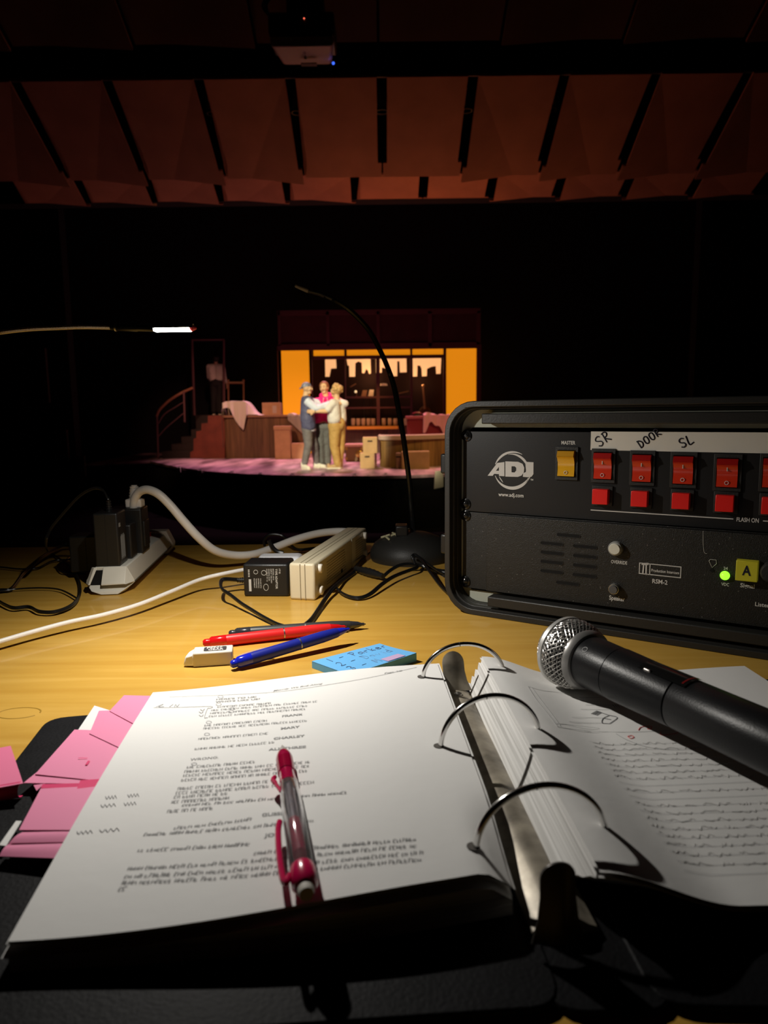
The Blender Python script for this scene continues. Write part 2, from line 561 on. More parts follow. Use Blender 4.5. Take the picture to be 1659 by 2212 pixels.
# ================================================================== HALL
mb = MB(); mb.add([(-9, -1.5, -.75), (9, -1.5, -.75), (9, 2.2, -.75), (-9, 2.2, -.75), (9, 12.4, -1.9), (-9, 12.4, -1.9), (9, 20.5, -1.9), (-9, 20.5, -1.9)],
    [(0, 1, 2, 3), (3, 2, 4, 5), (5, 4, 6, 7)])
struct('floor', mb, M('dark_carpet', (.003, .0025, .003), 1, spec=.05), smooth=False)
mb = MB().box((0, 9.5, 7.6), (18, 22, .2)); struct('ceiling', mb, BLACKWALL)
mb = MB().box((-9.1, 9.5, 2.8), (.2, 22, 9.6)); struct('wall_left', mb, HALLWALL)
mb = MB().box((9.1, 9.5, 2.8), (.2, 22, 9.6)); struct('wall_right', mb, HALLWALL)
mb = MB().box((0, 20.6, 2.8), (18, .2, 9.6)); struct('wall_back', mb, CURTAIN)
mb = MB().box((0, -1.6, 2.8), (18, .2, 9.6)); struct('wall_rear', mb, HALLWALL)
# proscenium: black header and side returns framing the stage
mb = MB().box((0, 14.45, 5.95), (18, .35, 3.5)); struct('trim_1', mb, BLACKWALL)
mb = MB().box((-7.9, 15.9, 1.6), (2.2, .3, 7.0)); struct('trim_2', mb, BLACKWALL)
mb = MB().box((7.9, 15.9, 1.6), (2.2, .3, 7.0)); struct('trim_3', mb, BLACKWALL)

# ---- stage deck with its curved apron edge
front = [S(x, y) for x, y in ((325, 996), (360, 1004), (400, 1011), (450, 1018), (520, 1023), (600, 1026), (700, 1028), (800, 1028), (880, 1027), (955, 1024))]
front = [(p.x, p.y) for p in front]
front += [(2.2, front[-1][1] + .25), (3.6, front[-1][1] + .9), (5.6, front[-1][1] + 2.6), (6.9, 16.0)]
front = [(-6.9, 16.3)] + front
poly = front + [(6.9, 20.4), (-6.9, 20.4)]
DECK = M('floor_with_light_streaks', (.40, .26, .30), .40, var=.8, vscale=2.2, stretch=(1.4, .30, 1))  # stretched noise paints light streaks into the deck colour
mb = MB().prism([poly], lambda x, y, t: (x, y, ZS - .05 + t), .05)
struct('stage_floor', mb, DECK, smooth=False)
mb = MB()
n = len(front)
mb.add([(x, y + .03, ZS - .05) for x, y in front] + [(x, y + .03, -1.9) for x, y in front], [(i, i + 1, n + i + 1, n + i) for i in range(n - 1)])
struct('wall_stage_front', mb, BLACKWALL)

# ---- small dark fixtures along the apron edge
FIXM = M('grey_fixture', (.60, .58, .52), .5)
ords = ['first', 'second', 'third', 'fourth', 'fifth', 'sixth', 'seventh', 'eighth', 'ninth', 'tenth', 'eleventh']
fix0 = None
for i, (px, py) in enumerate(((387, 1013), (433, 1019), (501, 1023), (563, 1027), (632, 1028), (698, 1029), (766, 1029), (833, 1028))):
    p = D(px, py, 1); p = S(px, py - 3, ZS)
    lab = ords[i] + ' small grey footlight box from the left along the stage edge'
    if fix0 is None:
        fix0 = thing('footlight', lab, 'footlight', (p.x, p.y - .03, ZS), 0, 'footlights along the stage edge')
        obj('housing', MB().box((0, -.03, -.045), (.095, .05, .12)), FIXM, fix0, local=True, bevel=.008)
        obj('bracket', MB().box((0, .02, .012), (.05, .09, .022)), BLK, fix0, local=True)
        fkids = list(fix0.children)
    else:
        r = fix0.copy(); COL.objects.link(r); r.location = (p.x, p.y - .03, ZS); r['label'] = lab
        for ch in fkids:
            c = ch.copy(); COL.objects.link(c); c.parent = r

# ---- ceiling panels, three rows
CLOUD = M('painted_ceiling_panel', (.50, .25, .13), .8, var=.12, vscale=2)
SLOT = .14
def cloud_row(row, cx, pitch, k0, k1, near, far, notch, fold, group, desc, slot=SLOT, thick=.03):
    """near/far: (y, z) of the two edges; notch: fraction of length where the slot between panels ends"""
    for idx, k in enumerate(range(k0, k1)):
        xa, xb = cx + k * pitch, cx + (k + 1) * pitch
        def at(x, t, dz=0):
            return (x, near[0] + (far[0] - near[0]) * t, near[1] + (far[1] - near[1]) * t + dz)
        h = slot / 2
        mid = (xa + xb) / 2
        sgn = 1 if mid < cx else -1
        dz = fold if abs(k + .5) > .6 else 0
        # the crease runs from the slot corner nearest the middle of the hall down to the outer third
        if sgn > 0:
            cr_top, cr_bot = xb - h, xa + (xb - xa) * .33
        else:
            cr_top, cr_bot = xa + h, xb - (xb - xa) * .33
        e = .012
        o = len([0])
        m = MB()
        ring = [at(xa + h, 0), at(xb - h, 0), at(xb - h, notch, dz * (notch if sgn > 0 else 0)), at(xb - e, notch, dz * (notch if sgn > 0 else 0)), at(xb - e, 1, dz if sgn > 0 else 0),
                at(cr_bot, 1), at(xa + e, 1, dz if sgn < 0 else 0), at(xa + e, notch, dz * (notch if sgn < 0 else 0)), at(xa + h, notch, dz * (notch if sgn < 0 else 0))]
        N = len(ring)
        if sgn > 0:
            faces = [(0, 1, 5, 6), (0, 6, 7, 8), (1, 2, 5), (2, 3, 4, 5)]
        else:
            faces = [(0, 1, 2, 5), (2, 3, 4, 5), (0, 5, 8), (8, 5, 6, 7)]
        vs = ring + [(p[0], p[1], p[2] + thick) for p in ring]
        fs = faces + [tuple(i + N for i in f[::-1]) for f in faces] + [(i, i + N, (i + 1) % N + N, (i + 1) % N) for i in range(N)]
        m.add(vs, fs)
        side = ords[idx]
        ob = obj('ceiling_panel', m, CLOUD, smooth=False)
        tag(ob, f'{side} panel from the left in the {desc}', 'ceiling panel', group)
cloud_row(1, .04, 1.22, -5, 5, (10.18, 4.60), (11.75, 3.83), .84, -.10, 'folded ceiling panels of the long middle row', 'long middle row of dim orange folded ceiling panels')
cloud_row(2, .78, 1.22, -6, 5, (13.15, 4.30), (13.75, 4.06), .97, -.07, 'ceiling panels of the row nearest the stage', 'short bright orange ceiling row nearest the stage', .17)
cloud_row(0, .0, 1.22, -4, 4, (5.2, 5.0), (7.69, 3.86), .80, -.05, 'ceiling panels of the nearest row', 'nearest, darkest row of ceiling panels')
# light rails above the slots of the middle row and the lamps hanging over them
t = thing('lighting_rail', 'thin grey metal rail crossing the slots of the middle ceiling row', 'rail', (0, 10.32, 4.72))
obj('rail_pipe', MB().cyl((-6.3, 10.32, 4.68), (6.3, 10.32, 4.68), .02), M('rail_grey', (.25, .2, .18), .6), t)
LAMPG = M('spot_housing', (.32, .31, .29), .5)
for i, k in enumerate((-2, -1, 0, 1, 2)):
    x = .04 + k * 1.22
    t = thing('ceiling_spotlight', ['leftmost', 'second from left', 'middle', 'fourth from left', 'rightmost'][i] + ' grey cone spotlight glimpsed through the ceiling slots', 'spotlight', (x, 10.98, 4.50), 0, 'cone spotlights above the ceiling slots')
    obj('cone', MB().lathe([(.03, .26), (.05, .2), (.085, 0), (.07, 0), (.04, .18)], (x, 10.98, 4.52)), LAMPG, t)
    obj('rim', MB().lathe([(.088, 0), (.088, -.04), (.075, -.04), (.075, 0)], (x, 10.98, 4.52)), BLK, t)
# small tie clamps under some slots
for i, (px, py, y) in enumerate(((508, 375, 11.75), (844, 370, 11.75), (1186, 372, 11.75))):
    p = D(px, py, y)
    t = thing('slot_clamp', ['small dark clamp hanging under the ceiling slot left of centre', 'small dark clamp hanging under the middle ceiling slot', 'small dark clamp hanging under the ceiling slot right of centre'][i], 'clamp', tuple(p))
    obj('hook', MB().box((0, 0, .03), (.03, .03, .16)), BLK, t, local=True)
    obj('plate', MB().box((0, 0, -.02), (.13, .03, .04)), BLK, t, local=True, bevel=.005)

# ---- projector under the ceiling gap
pc = D(652, 100, 7.06)
PX, PZ = pc.x, pc.z
t = thing('ceiling_projector', 'large projector hanging from the ceiling gap above the stage, with cables', 'projector', (PX, 7.25, PZ))
PROJ = M('projector_shell', (.88, .74, .72), .5)
prof = [(-.27, .0), (.27, .0), (.285, .05), (.285, .1), (-.285, .1), (-.285, .05)]
obj('lower_shell', MB().hexa([(PX - .235, 7.56, PZ + .06), (PX - .285, 7.05, PZ), (PX + .285, 7.05, PZ), (PX + .235, 7.56, PZ + .06)][::-1],
    [(PX - .25, 7.57, PZ + .12), (PX - .30, 7.05, PZ + .09), (PX + .30, 7.05, PZ + .09), (PX + .25, 7.57, PZ + .12)][::-1]), PROJ, t, bevel=.03, seg=3)
obj('upper_body', MB().box((PX, 7.25, PZ + .19), (.60, .42, .19)), BLK, t, bevel=.02)
obj('filter_cover', MB().box((PX + .03, 7.40, PZ - .004), (.15, .05, .012)), M('projector_cover', (.3, .22, .22), .6), t)
obj('sensor_dome', MB().sphere((PX + .01, 7.27, PZ - .002), .016), M('pale_dome', (.9, .8, .75), .3), t)
obj('status_light', MB().sphere((PX + .265, 7.41, PZ + .01), .013), M('blue_led', (.02, .05, .6), .4, emit=(.05, .15, 1), es=1.5), t)
obj('power_light', MB().sphere((PX + .03, 7.03, PZ + .22), .006), M('red_led', (.4, .02, .02), .4, emit=(1, .15, .08), es=2.0), t)
obj('mount_pole', MB().cyl((PX, 7.25, PZ + .25), (PX, 7.25, 6.2), .05), BLK, t)
obj('mount_bracket', MB().box((PX + .04, 7.2, PZ + .34), (.34, .3, .12)), BLK, t, bevel=.01)
for i in range(3):
    c = MB().tube(catmull([(PX - .05, 7.1, PZ + .34), (PX - .17, 7.02, PZ + .45 + .03 * i), (PX - .30 - .02 * i, 7.02, PZ + .34), (PX - .28, 7.05, PZ + .24)], 8), .009, 6)
    obj('signal_cable', c, CABLE, t)
mb = MB()
t = thing('projector_backboard', 'pale board split in two above the projector', 'board', (PX, 7.5, PZ + .2))
PLATE = M('pale_board', (.5, .36, .34), .7)
a, b_, c_, d_ = D(572, 0, 7.6), D(607, 0, 7.6), D(612, 55, 7.6), D(597, 55, 7.6)
obj('board', MB().hexa([a, b_, c_, d_], [p + Vector((0, .02, 0)) for p in (a, b_, c_, d_)]), PLATE, t)
a, b_, c_, d_ = D(670, -20, 7.6), D(716, -20, 7.6), D(724, 50, 7.6), D(690, 48, 7.6)
obj('board', MB().hexa([a, b_, c_, d_], [p + Vector((0, .02, 0)) for p in (a, b_, c_, d_)]), PLATE, t)

# ---- dim panels on the left side of the hall, beside the stage
t0 = [((84, 752), (108, 870)), ((118, 928), (150, 992)), ((160, 985), (186, 1030))]
for i, (a, b_) in enumerate(t0):
    p, q = D(a[0], a[1], 14.9), D(b_[0], b_[1], 14.9)
    m = MB().box(((p.x + q.x) / 2, 14.9, (p.z + q.z) / 2), (abs(q.x - p.x), .08, abs(p.z - q.z)))
    ob = obj('wall_board', m, M('dim_board', (.035, .022, .016), .9), bevel=.01)
    tag(ob, ['tall dim brown board left of the stage, highest of three', 'dim brown square board left of the stage, middle of three', 'lowest small dim board left of the stage'][i], 'board', 'dim boards beside the stage')

# ================================================================== TABLE
t = thing('desk_table', 'long varnished yellow wood desk top filling the foreground', 'table', (0, .7, -.75))
obj('table_top', MB().add([], []).box((.05, .70, -.0175), (2.9, .99, .035)), WOOD, t, bevel=.003)
DARKM = M('dark_metal', (.03, .03, .03), .5, .5)
for x in (-1.3, 1.4):
    for y in (.28, 1.12):
        obj('leg', MB().box((x, y, -.39), (.05, .05, .71)), DARKM, t, bevel=.004)
obj('apron', MB().box((.05, .70, -.07), (2.7, .8, .07)), M('apron_wood', (.2, .12, .05), .6), t)

m = MB()
q_ = G(41, 1540, .0001)
m.tube([(q_.x + .016 * math.cos(a), q_.y + .010 * math.sin(a), .0001) for a in [2 * math.pi * k / 40 for k in range(38)]], .0006, 6, flat=.25)
m2 = obj('ring_stain', m, M('dark_stain', (.36, .20, .02), .5), t)
# ---- gooseneck desk lamp
LX = D(375, 711, .635)
t = thing('gooseneck_lamp', 'thin gooseneck desk light with a glowing white tube, at the left', 'lamp', (-.62, .66, 0))
L1, L2, L0 = D(333, 710, .635), D(418, 709, .635), D(240, 707, .64)
neck = [(-.62, .66, .03), (-.615, .66, .17), (-.56, .655, .262)] + [tuple(D(x, y, .645)) for x, y in ((-90, 734), (0, 718), (60, 711), (120, 708), (180, 706), (240, 707))]
pts = catmull(neck, 40)
rr = [.0019 + .0003 * (i % 2) for i in range(len(pts))]
obj('gooseneck', MB().tube(pts, rr, 8), M('brass_gooseneck', (.42, .36, .24), .4, .8), t)
obj('base', MB().lathe([(.05, 0), (.05, .018), (.03, .028), (.006, .034)], (-.62, .66, 0)), BLK, t)
d = (L1 - L0).normalized()
obj('connector', MB().tube([L0, L0 + d * .005, L0 + d * .006, L0 + d * .024, L0 + d * .025, L1], [.0026, .0026, .0033, .0033, .0028, .0028], 14), BLKG, t)
obj('collar', MB().tube([L0 + d * .004, L0 + d * .0055], [.0036, .0036], 14), STEEL, t)
# half-round hood above the glowing tube
hood = MB()
ax = (L2 - L1).normalized(); up = Vector((0, 0, 1)); sd = ax.cross(up).normalized()
def hoodp(u, v):
    w = math.pi * (.02 + .96 * v)
    return L1 + ax * (u * (L2 - L1).length) + sd * math.cos(w) * .0040 + up * (math.sin(w) * .0040 + .0004)
hood.grid(hoodp, 6, 10, .0004)
obj('hood', hood, BLKG, t)
obj('glowing_tube', MB().cap(L1 + ax * .002 - up * .0008, .0022, L2 - ax * .002 - up * .0008, .0022), M('lamp_glow', (1, 1, 1), .4, emit=(1, .96, .88), es=30), t)
obj('end_cap', MB().cap(L2 - ax * .001, .0030, L2 + ax * .0012, .0016), M('red_clear_plastic', (.6, .05, .05), .2), t)
lm = L1.lerp(L2, .5)
light('desk_lamp_light', 'SPOT', lm - up * .006, 6.7, (1.0, .955, .88), lm - up * .006 + Vector((.28, -.10, -1)), spot_size=math.radians(177), spot_blend=1.0, shadow_soft_size=.004)

# ---- microphone on a gooseneck stand
base = Vector((.040, 1.06, 0))
t = thing('paging_microphone', 'black gooseneck microphone on a round base, its thin neck arching left', 'microphone', tuple(base))
MR = .062
obj('base', MB().lathe([(.060, 0), (.062, .006), (.061, .015), (.055, .025), (.044, .033), (.028, .039), (.012, .042)], base, n=48), BLKM, t)
obj('switch_block', MB().box(base + Vector((-.014, -.008, .046)), (.018, .03, .016)), BLK, t, bevel=.002)
px = [(893, 1148), (889, 1100), (884, 1040), (877, 985), (869, 930), (860, 880), (851, 835), (838, 795), (820, 755), (798, 715), (770, 683), (742, 660), (718, 647), (700, 641)]
pts = catmull([tuple(D(x, y, 1.075 - .0008 * i)) for i, (x, y) in enumerate(px)], 30)
obj('gooseneck', MB().tube(pts, [(.0038 if i < 200 else .0036) + .0003 * (i % 2) for i in range(len(pts))], 8), BLKG, t)
a, b_, c_ = D(718, 646, 1.064), D(690, 634, 1.064), D(664, 628, 1.064)
obj('mic_stem', MB().tube([a, b_, c_], [.0036, .0032, .0026], 10), BLK, t)
obj('mic_capsule', MB().cap(c_, .0030, D(640, 618, 1.064), .0024), M('grey_capsule', (.25, .22, .18), .5), t)
# marking tape: strokes of a T and an H
TP = M('cream_tape', (.55, .50, .30), .7)
m = MB()
def dome(px_, py_):
    # point on the base's dome seen at this pixel
    d = ray(px_, py_); best = None
    for i in range(400):
        y = .95 + i * .0005
        p = CAM + d * (y / d.y)
        rr_ = math.hypot(p.x - base.x, p.y - base.y)
        zz = .0425 - .009 * (rr_ / .048) ** 2 if rr_ < .048 else (.034 - (rr_ - .048) / .020 * .018 if rr_ < .068 else -1)
        if p.z <= zz: return p + Vector((0, 0, .0006))
    return p
for s in (((823, 1162), (842, 1156)), ((832, 1159), (840, 1166)), ((848, 1152), (858, 1158)), ((845, 1158), (862, 1152)), ((868, 1150), (884, 1143))):
    m.tube([dome(*s[0]), dome(*s[1])], .0016, 6)
obj('tape_marking', m, TP, t)

# ================================================================== RACK CASE
CA = math.radians(-32.0)
CU = Vector((math.cos(CA), math.sin(CA), 0)); CV = Vector((-math.sin(CA), math.cos(CA), 0))
CO = Vector((.085, .765, 0))
def C(px, py, rec=.02):
    d = ray(px, py); o = CO + CV * rec
    k = (o - CAM).dot(CV) / d.dot(CV)
    p = CAM + d * k
    return ((p - CO).dot(CU), p.z)
def rrect(x0, z0, x1, z1, r, n=7):
    out = []
    for cx, cz, a0 in ((x1 - r, z1 - r, 0), (x0 + r, z1 - r, 90), (x0 + r, z0 + r, 180), (x1 - r, z0 + r, 270)):
        for i in range(n + 1):
            a = math.radians(a0 + 90 * i / n)
            out.append((cx + r * math.cos(a), cz + r * math.sin(a)))
    return out
case = thing('rack_case', 'black plastic rack case with rounded corners standing at the right', 'case', tuple(CO), CA)
X0, X1, Z1 = -.0215, .515, .233
fr = lambda y0: (lambda x, z, t: (x, y0 + .0 - t, z))
def ring(x_in, r_o, r_i, y0, depth, x_out=0.0):
    return MB().prism([rrect(X0 + x_out, .0 + x_out, X1 - x_out, Z1 - x_out, r_o), rrect(X0 + x_in, x_in, X1 - x_in, Z1 - x_in, r_i)[::-1]], fr(y0), depth)
obj('front_lip', ring(.0065, .034, .028, .012, .012), CASEP, case, local=True, bevel=.002)
obj('lip_step', ring(.0085, .031, .026, .016, .009, .004), CASEP, case, local=True, bevel=.0012)
obj('shell', ring(.0088, .032, .025, .30, .284, .003), CASEP, case, local=True, bevel=.001)
obj('back_wall', MB().box((.247, .29, .1165), (.51, .01, .21)), CASEP, case, local=True)
# light-grey gasket frame seen in the corners, and the two black rails
g = MB().prism([rrect(X0 + .0089, .0089, X1 - .0089, Z1 - .0089, .024), rrect(-.002, .022, X1 - .022, .2045, .004)[::-1]], fr(.034), .0095)
obj('gasket_frame', g, GREYP, case, local=True, bevel=.0008)
x0, z0 = C(1052, 915); x1, z1 = C(1052, 893)
obj('rail', MB().box(((x0 + .50) / 2, .013, (z0 + z1) / 2), (.50 - x0, .016, abs(z1 - z0))), CASEP, case, local=True, bevel=.0012)
x0, z0 = C(1054, 1309, .005); x1, z1 = C(1054, 1288, .005)
obj('rail', MB().box(((x0 + .50) / 2, .011, (z0 + z1) / 2), (.50 - x0, .016, abs(z1 - z0))), CASEP, case, local=True, bevel=.0012)
# side latches
for z in (.075, .165):
    obj('side_latch', MB().box((X0 - .004, .02, z), (.008, .03, .022)), BLK, case, local=True, bevel=.002)
obj('latch_ring', MB().tube(catmull([(X0 - .001, .03, .062), (X0 - .011, .03, .060), (X0 - .012, .03, .072), (X0 - .002, .03, .074)], 6), .0014, 8), STEEL, case, local=True)
m = MB().box((X0 - .007, .05, .115), (.014, .03, .05)).cyl((X0 - .014, .04, .10), (X0 - .014, .04, .13), .004)
obj('butterfly_latch', m, BLKG, case, local=True, bevel=.001)

# ---- lighting switch panel
sp = thing('switch_panel', 'upper black rack panel with a white ring logo, yellow and red switches', 'control panel', tuple(CO), CA)
PL, PR_ = -.0085, .4755
ZT, ZM, ZB = .2008, .1115, .0240
obj('faceplate', MB().box(((PL + PR_) / 2, .022, (ZT + ZM) / 2), (PR_ - PL, .004, ZT - ZM - .0008)), PANEL, sp, local=True, bevel=.0005)
F0 = .0200                                   # front face of the plate
def face(y=F0, out=.0003):
    return lambda x, z, t=0: (x, y - t if t else y - out, z)
def screw(parent, px, py, y):
    x, z = C(px, py, y)
    s_ = obj('screw', MB().lathe([(.0062, 0), (.0062, .0012), (.0044, .0020), (.0036, .0012), (.0036, .0018), (.0018, .0032), (.0004, .0034)], (x, y, z), (0, -1, 0), 24), BLKG, parent, local=True)
    obj('cross_slot', MB().box((x, y - .0033, z), (.0030, .0006, .0006)).box((x, y - .0033, z), (.0006, .0006, .0030)), BLK, s_, local=True)
screw(sp, 1008, 941, F0); screw(sp, 1006, 1088, F0)
# logo: two swooshing rings and three slanted letters
def L2C(pts, sc=4.1475):
    return [C(940 + x / sc, 850 + y / sc, F0) for x, y in pts]
LOGO = M('logo_silver_white', (.52, .50, .47), .5)
m = MB()
cx, cz = C(1106.5, 1016.5, F0)
def arc(a0, a1, r0, r1, w0, w1, n=26, dx=0, dz=0):
    o_, i_ = [], []
    for k in range(n + 1):
        s_ = k / n; a = math.radians(a0 + (a1 - a0) * s_)
        r = r0 + (r1 - r0) * s_; w = (w0 + (w1 - w0) * s_) * math.sin(math.pi * min(max(s_, .04), .96)) ** .55
        o_.append((cx + dx + math.cos(a) * r, cz + dz + math.sin(a) * r)); i_.append((cx + dx + math.cos(a) * (r - w), cz + dz + math.sin(a) * (r - w)))
    return o_ + i_[::-1]
Lf = lambda x, z, t: (x, F0 - t, z)
for A_ in (arc(162, 58, .0205, .0208, .0030, .0018), arc(105, 8, .0178, .0192, .0012, .0036), arc(198, 338, .0205, .0205, .0020, .0046), arc(205, 232, .0165, .0168, .0010, .0010), arc(318, 350, .0200, .0215, .0012, .0012)):
    m.prism([A_], Lf, .0003)
obj('ring_emblem', m, LOGO, sp, local=True, smooth=False)
m = MB()
m.prism([L2C([(472, 736), (558, 622), (622, 614), (622, 741), (574, 738), (573, 722), (530, 719), (517, 737)]), L2C([(546, 692), (573, 692), (573, 657)])], Lf, .0005)
m.prism([L2C([(630, 608), (745, 612), (785, 630), (800, 665), (796, 705), (775, 735), (742, 747), (630, 744)]), L2C([(686, 652), (686, 706), (712, 708), (728, 690), (728, 665), (714, 652)])], Lf, .0005)
m.prism([L2C([(808, 612), (883, 616), (882, 722), (864, 746), (830, 750), (787, 746), (790, 712), (812, 705), (816, 690)])], Lf, .0005)
obj('logo_letters', m, LOGO, sp, local=True, smooth=False)
def line_text(m, s, px0, py0, px1, py1, hpx, y=F0, bold=.0, out=.0004):
    a = C(px0, py0, y); b = C(px1, py1, y); h = abs(C(px0, py0, y)[1] - C(px0, py0 - hpx, y)[1])
    put_text(m, s, lambda u, v: (a[0] + u, y - out, (a[1] + b[1]) / 2 + v), width=b[0] - a[0], size=h / .69, bold=bold)
PARENT_ = sp
m = MB(); line_text(m, 'www.adj.com', 1077, 1072, 1131, 1074, 8, bold=.012); obj('lettering', m, PRINTW, PARENT_, local=True, smooth=False)
m = MB(); line_text(m, 'MASTER', 1213, 960, 1243, 960, 7.5, bold=.02); obj('lettering', m, PRINTW, PARENT_, local=True, smooth=False)
m = MB(); line_text(m, 'FLASH ON', 1591, 1126, 1639, 1129, 9, bold=.02); obj('lettering', m, PRINTW, PARENT_, local=True, smooth=False)
m = MB(); line_text(m, 'TM', 1146, 1038, 1152, 1038, 3.5, bold=.02); obj('lettering', m, PRINTW, PARENT_, local=True, smooth=False)
m = MB()
x0, z0 = C(1276, 1101.5, F0); x1, _ = C(1584, 1123, F0); x2, _ = C(1648, 1127, F0)
m.box(((x0 + x1) / 2, F0 - .0002, z0), (x1 - x0, .0003, .0009)).box(((x2 + .44) / 2, F0 - .0002, z0), (.44 - x2, .0003, .0009))
obj('printed_rule', m, PRINTW, sp, local=True, smooth=False)
# rocker switches
REDS = M('red_clear_switch', (.62, .035, .012), .25, coat=.6)
REDD = M('red_switch_top', (.36, .008, .006), .3)
YELS = M('amber_clear_switch', (.70, .36, .012), .25, coat=.6)
YELD = M('amber_switch_top', (.50, .24, .01), .3)
REDB = M('red_button', (.80, .016, .012), .35)
def rocker(px, py, mat, mat2, marks):
    x, z = C(px, py, F0)
    b = obj('rocker_switch', MB().prism([[(x - .0118, z - .0170), (x + .0118, z - .0170), (x + .0118, z + .0170), (x - .0118, z + .0170)], [(x - .0092, z - .0135), (x - .0092, z + .0135), (x + .0092, z + .0135), (x + .0092, z - .0135)]], lambda a, c, t: (a, F0 - t, c), .0022), BLKM, sp, local=True, bevel=.0004)
    def prof(v):     # z offset, protrusion
        return v
    P = [(-.0128, .0015), (-.0128, .0045), (-.006, .0032), (.001, .0036), (.0060, .0062), (.0076, .0082)]
    mm = MB(); w = .0086
    o = [(x - w, F0 - p[1], z + p[0]) for p in P] + [(x + w, F0 - p[1], z + p[0]) for p in P]
    N = len(P)
    o += [(x - w, F0 + .001, z - .0128), (x + w, F0 + .001, z - .0128), (x - w, F0 + .001, z + .0076), (x + w, F0 + .001, z + .0076)]
    fs = [(i, i + 1, N + i + 1, N + i) for i in range(N - 1)] + [tuple(range(N)) + (2 * N + 2, 2 * N), tuple(range(N, 2 * N))[::-1] + (2 * N + 1, 2 * N + 3), (0, N, 2 * N + 1, 2 * N), (N - 1, 2 * N - 1, 2 * N + 3, 2 * N + 2)]
    mm.add(o, fs)
    obj('rocker', mm, mat, b, local=True, smooth=25)
    m3 = MB().hexa([(x - w, F0 + .001, z + .0076), (x + w, F0 + .001, z + .0076), (x + w, F0 - .0081, z + .0077), (x - w, F0 - .0081, z + .0077)], [(x - w, F0 + .001, z + .0128), (x + w, F0 + .001, z + .0128), (x + w, F0 - .0058, z + .0128), (x - w, F0 - .0058, z + .0128)])
    obj('rocker_top', m3, mat2, b, local=True)
    m4 = MB()
    if marks: m4.box((x, F0 - .0050, z + .0034), (.0007, .0018, .0034))
    m4.tube([(x + .0016 * math.cos(a), F0 - .0046, z - .0090 + .0016 * math.sin(a)) for a in [2 * math.pi * k / 16 for k in range(17)]], .0003, 6)
    obj('switch_mark', m4, PRINTW, b, local=True)
rocker(1225, 1001, YELS, YELD, False)
SWX = [(1304, 1006), (1388, 1011), (1477, 1015), (1572, 1021)]
xs = [C(a, b, F0)[0] for a, b in SWX]
step = (xs[-1] - xs[0]) / 3
for a, b in SWX: rocker(a, b, REDS, REDD, True)
zsw = C(1477, 1015, F0)[1]
def world_px(x, z, y=F0):
    p = CO + CU * x + CV * y + Vector((0, 0, z)); v = _R3.transposed() @ (p - CAM)
    return 829.5 + F_PX * v.x / -v.z, 1106 - F_PX * v.y / -v.z
for k in (4, 5, 6, 7):
    rocker(*world_px(xs[0] + step * k, zsw), REDS, REDD, True)
zb = C(1474, 1080, F0)[1]
for k in range(8):
    x = xs[0] + step * k
    b = obj('flash_button', MB().box((x, F0 - .0012, zb), (.0205, .0024, .0200)), BLKM, sp, local=True, bevel=.0004)
    obj('button_cap', MB().box((x - .0003, F0 - .0058, zb - .0002), (.0152, .0080, .0150)), REDB, b, local=True, bevel=.0005)
# tape strip with handwriting
ta, tb = C(1277, 932, F0), C(1277, 972, F0)
tp = obj('tape_strip', MB().box(((ta[0] + .455) / 2, F0 - .0004, (ta[1] + tb[1]) / 2), (.455 - ta[0], .0005, ta[1] - tb[1])), TAPE, sp, local=True)
m = MB()
def hw(m, s, px, py, h, ang):
    x, z = C(px, py, F0); ca, sa = math.cos(math.radians(ang)), math.sin(math.radians(ang))
    hand(m, s, lambda u, v: (x + u * ca - v * sa, F0 - .0008, z + u * sa + v * ca), h, .82, .00065)
for a_ in (('SR', 1295, 966, .0100, 35), ('DOOR', 1385, 968, .0074, 36), ('SL', 1473, 968, .0085, 28)):
    m = MB(); hw(m, *a_); obj('handwriting', m, MARKER, tp, local=True)

# ---- intercom station below
ic = thing('intercom_station', 'lower speckled black rack unit with slotted speaker grille and round buttons', 'intercom', tuple(CO), CA)
obj('rack_flange', MB().box(((PL + PR_) / 2, .022, (ZM + ZB) / 2), (PR_ - PL, .004, ZM - ZB - .0008)), SPECK, ic, local=True, bevel=.0005)
F1 = .0130
xl = C(1050, 1200, F1)[0]
obj('faceplate', MB().box(((xl + PR_ - .02) / 2, (F1 + .020) / 2, (ZM + ZB) / 2 + .0004), (PR_ - .02 - xl, .020 - F1, ZM - ZB - .0028)), SPECK, ic, local=True, bevel=.0006)
screw(ic, 1006, 1113, F0); screw(ic, 1005, 1255, F0)
HOLE_SHADE = M('hole_shade', (.0015, .0015, .0015), .9)  # near-black colour painted for the shade inside slots and holes
def slot(px0, py0, px1, py1):
    a, b = C(px0, py0, F1), C(px1, py1, F1)
    z = (a[1] + b[1]) / 2; r = .0016
    pts = [(b[0] - r + r * math.cos(w), z + r * math.sin(w)) for w in [math.radians(-90 + 30 * k) for k in range(7)]] + [(a[0] + r + r * math.cos(w), z + r * math.sin(w)) for w in [math.radians(90 + 30 * k) for k in range(7)]]
    outer = [((x - (a[0] + b[0]) / 2) * 1.035 + (a[0] + b[0]) / 2, (q - z) * 1.3 + z) for x, q in pts]
    s_ = obj('grille_slot_shade', MB().prism([pts], lambda x, q, t: (x, F1 - t, q), .0002), HOLE_SHADE, ic, local=True, smooth=False)  # thin black plate stands for the shade in the slot
    obj('slot_rim', MB().prism([outer, pts[::-1]], lambda x, q, t: (x, F1 - t, q), .0005), SPECK, s_, local=True, smooth=False)
PARENT_ = ic
k = 4.1475
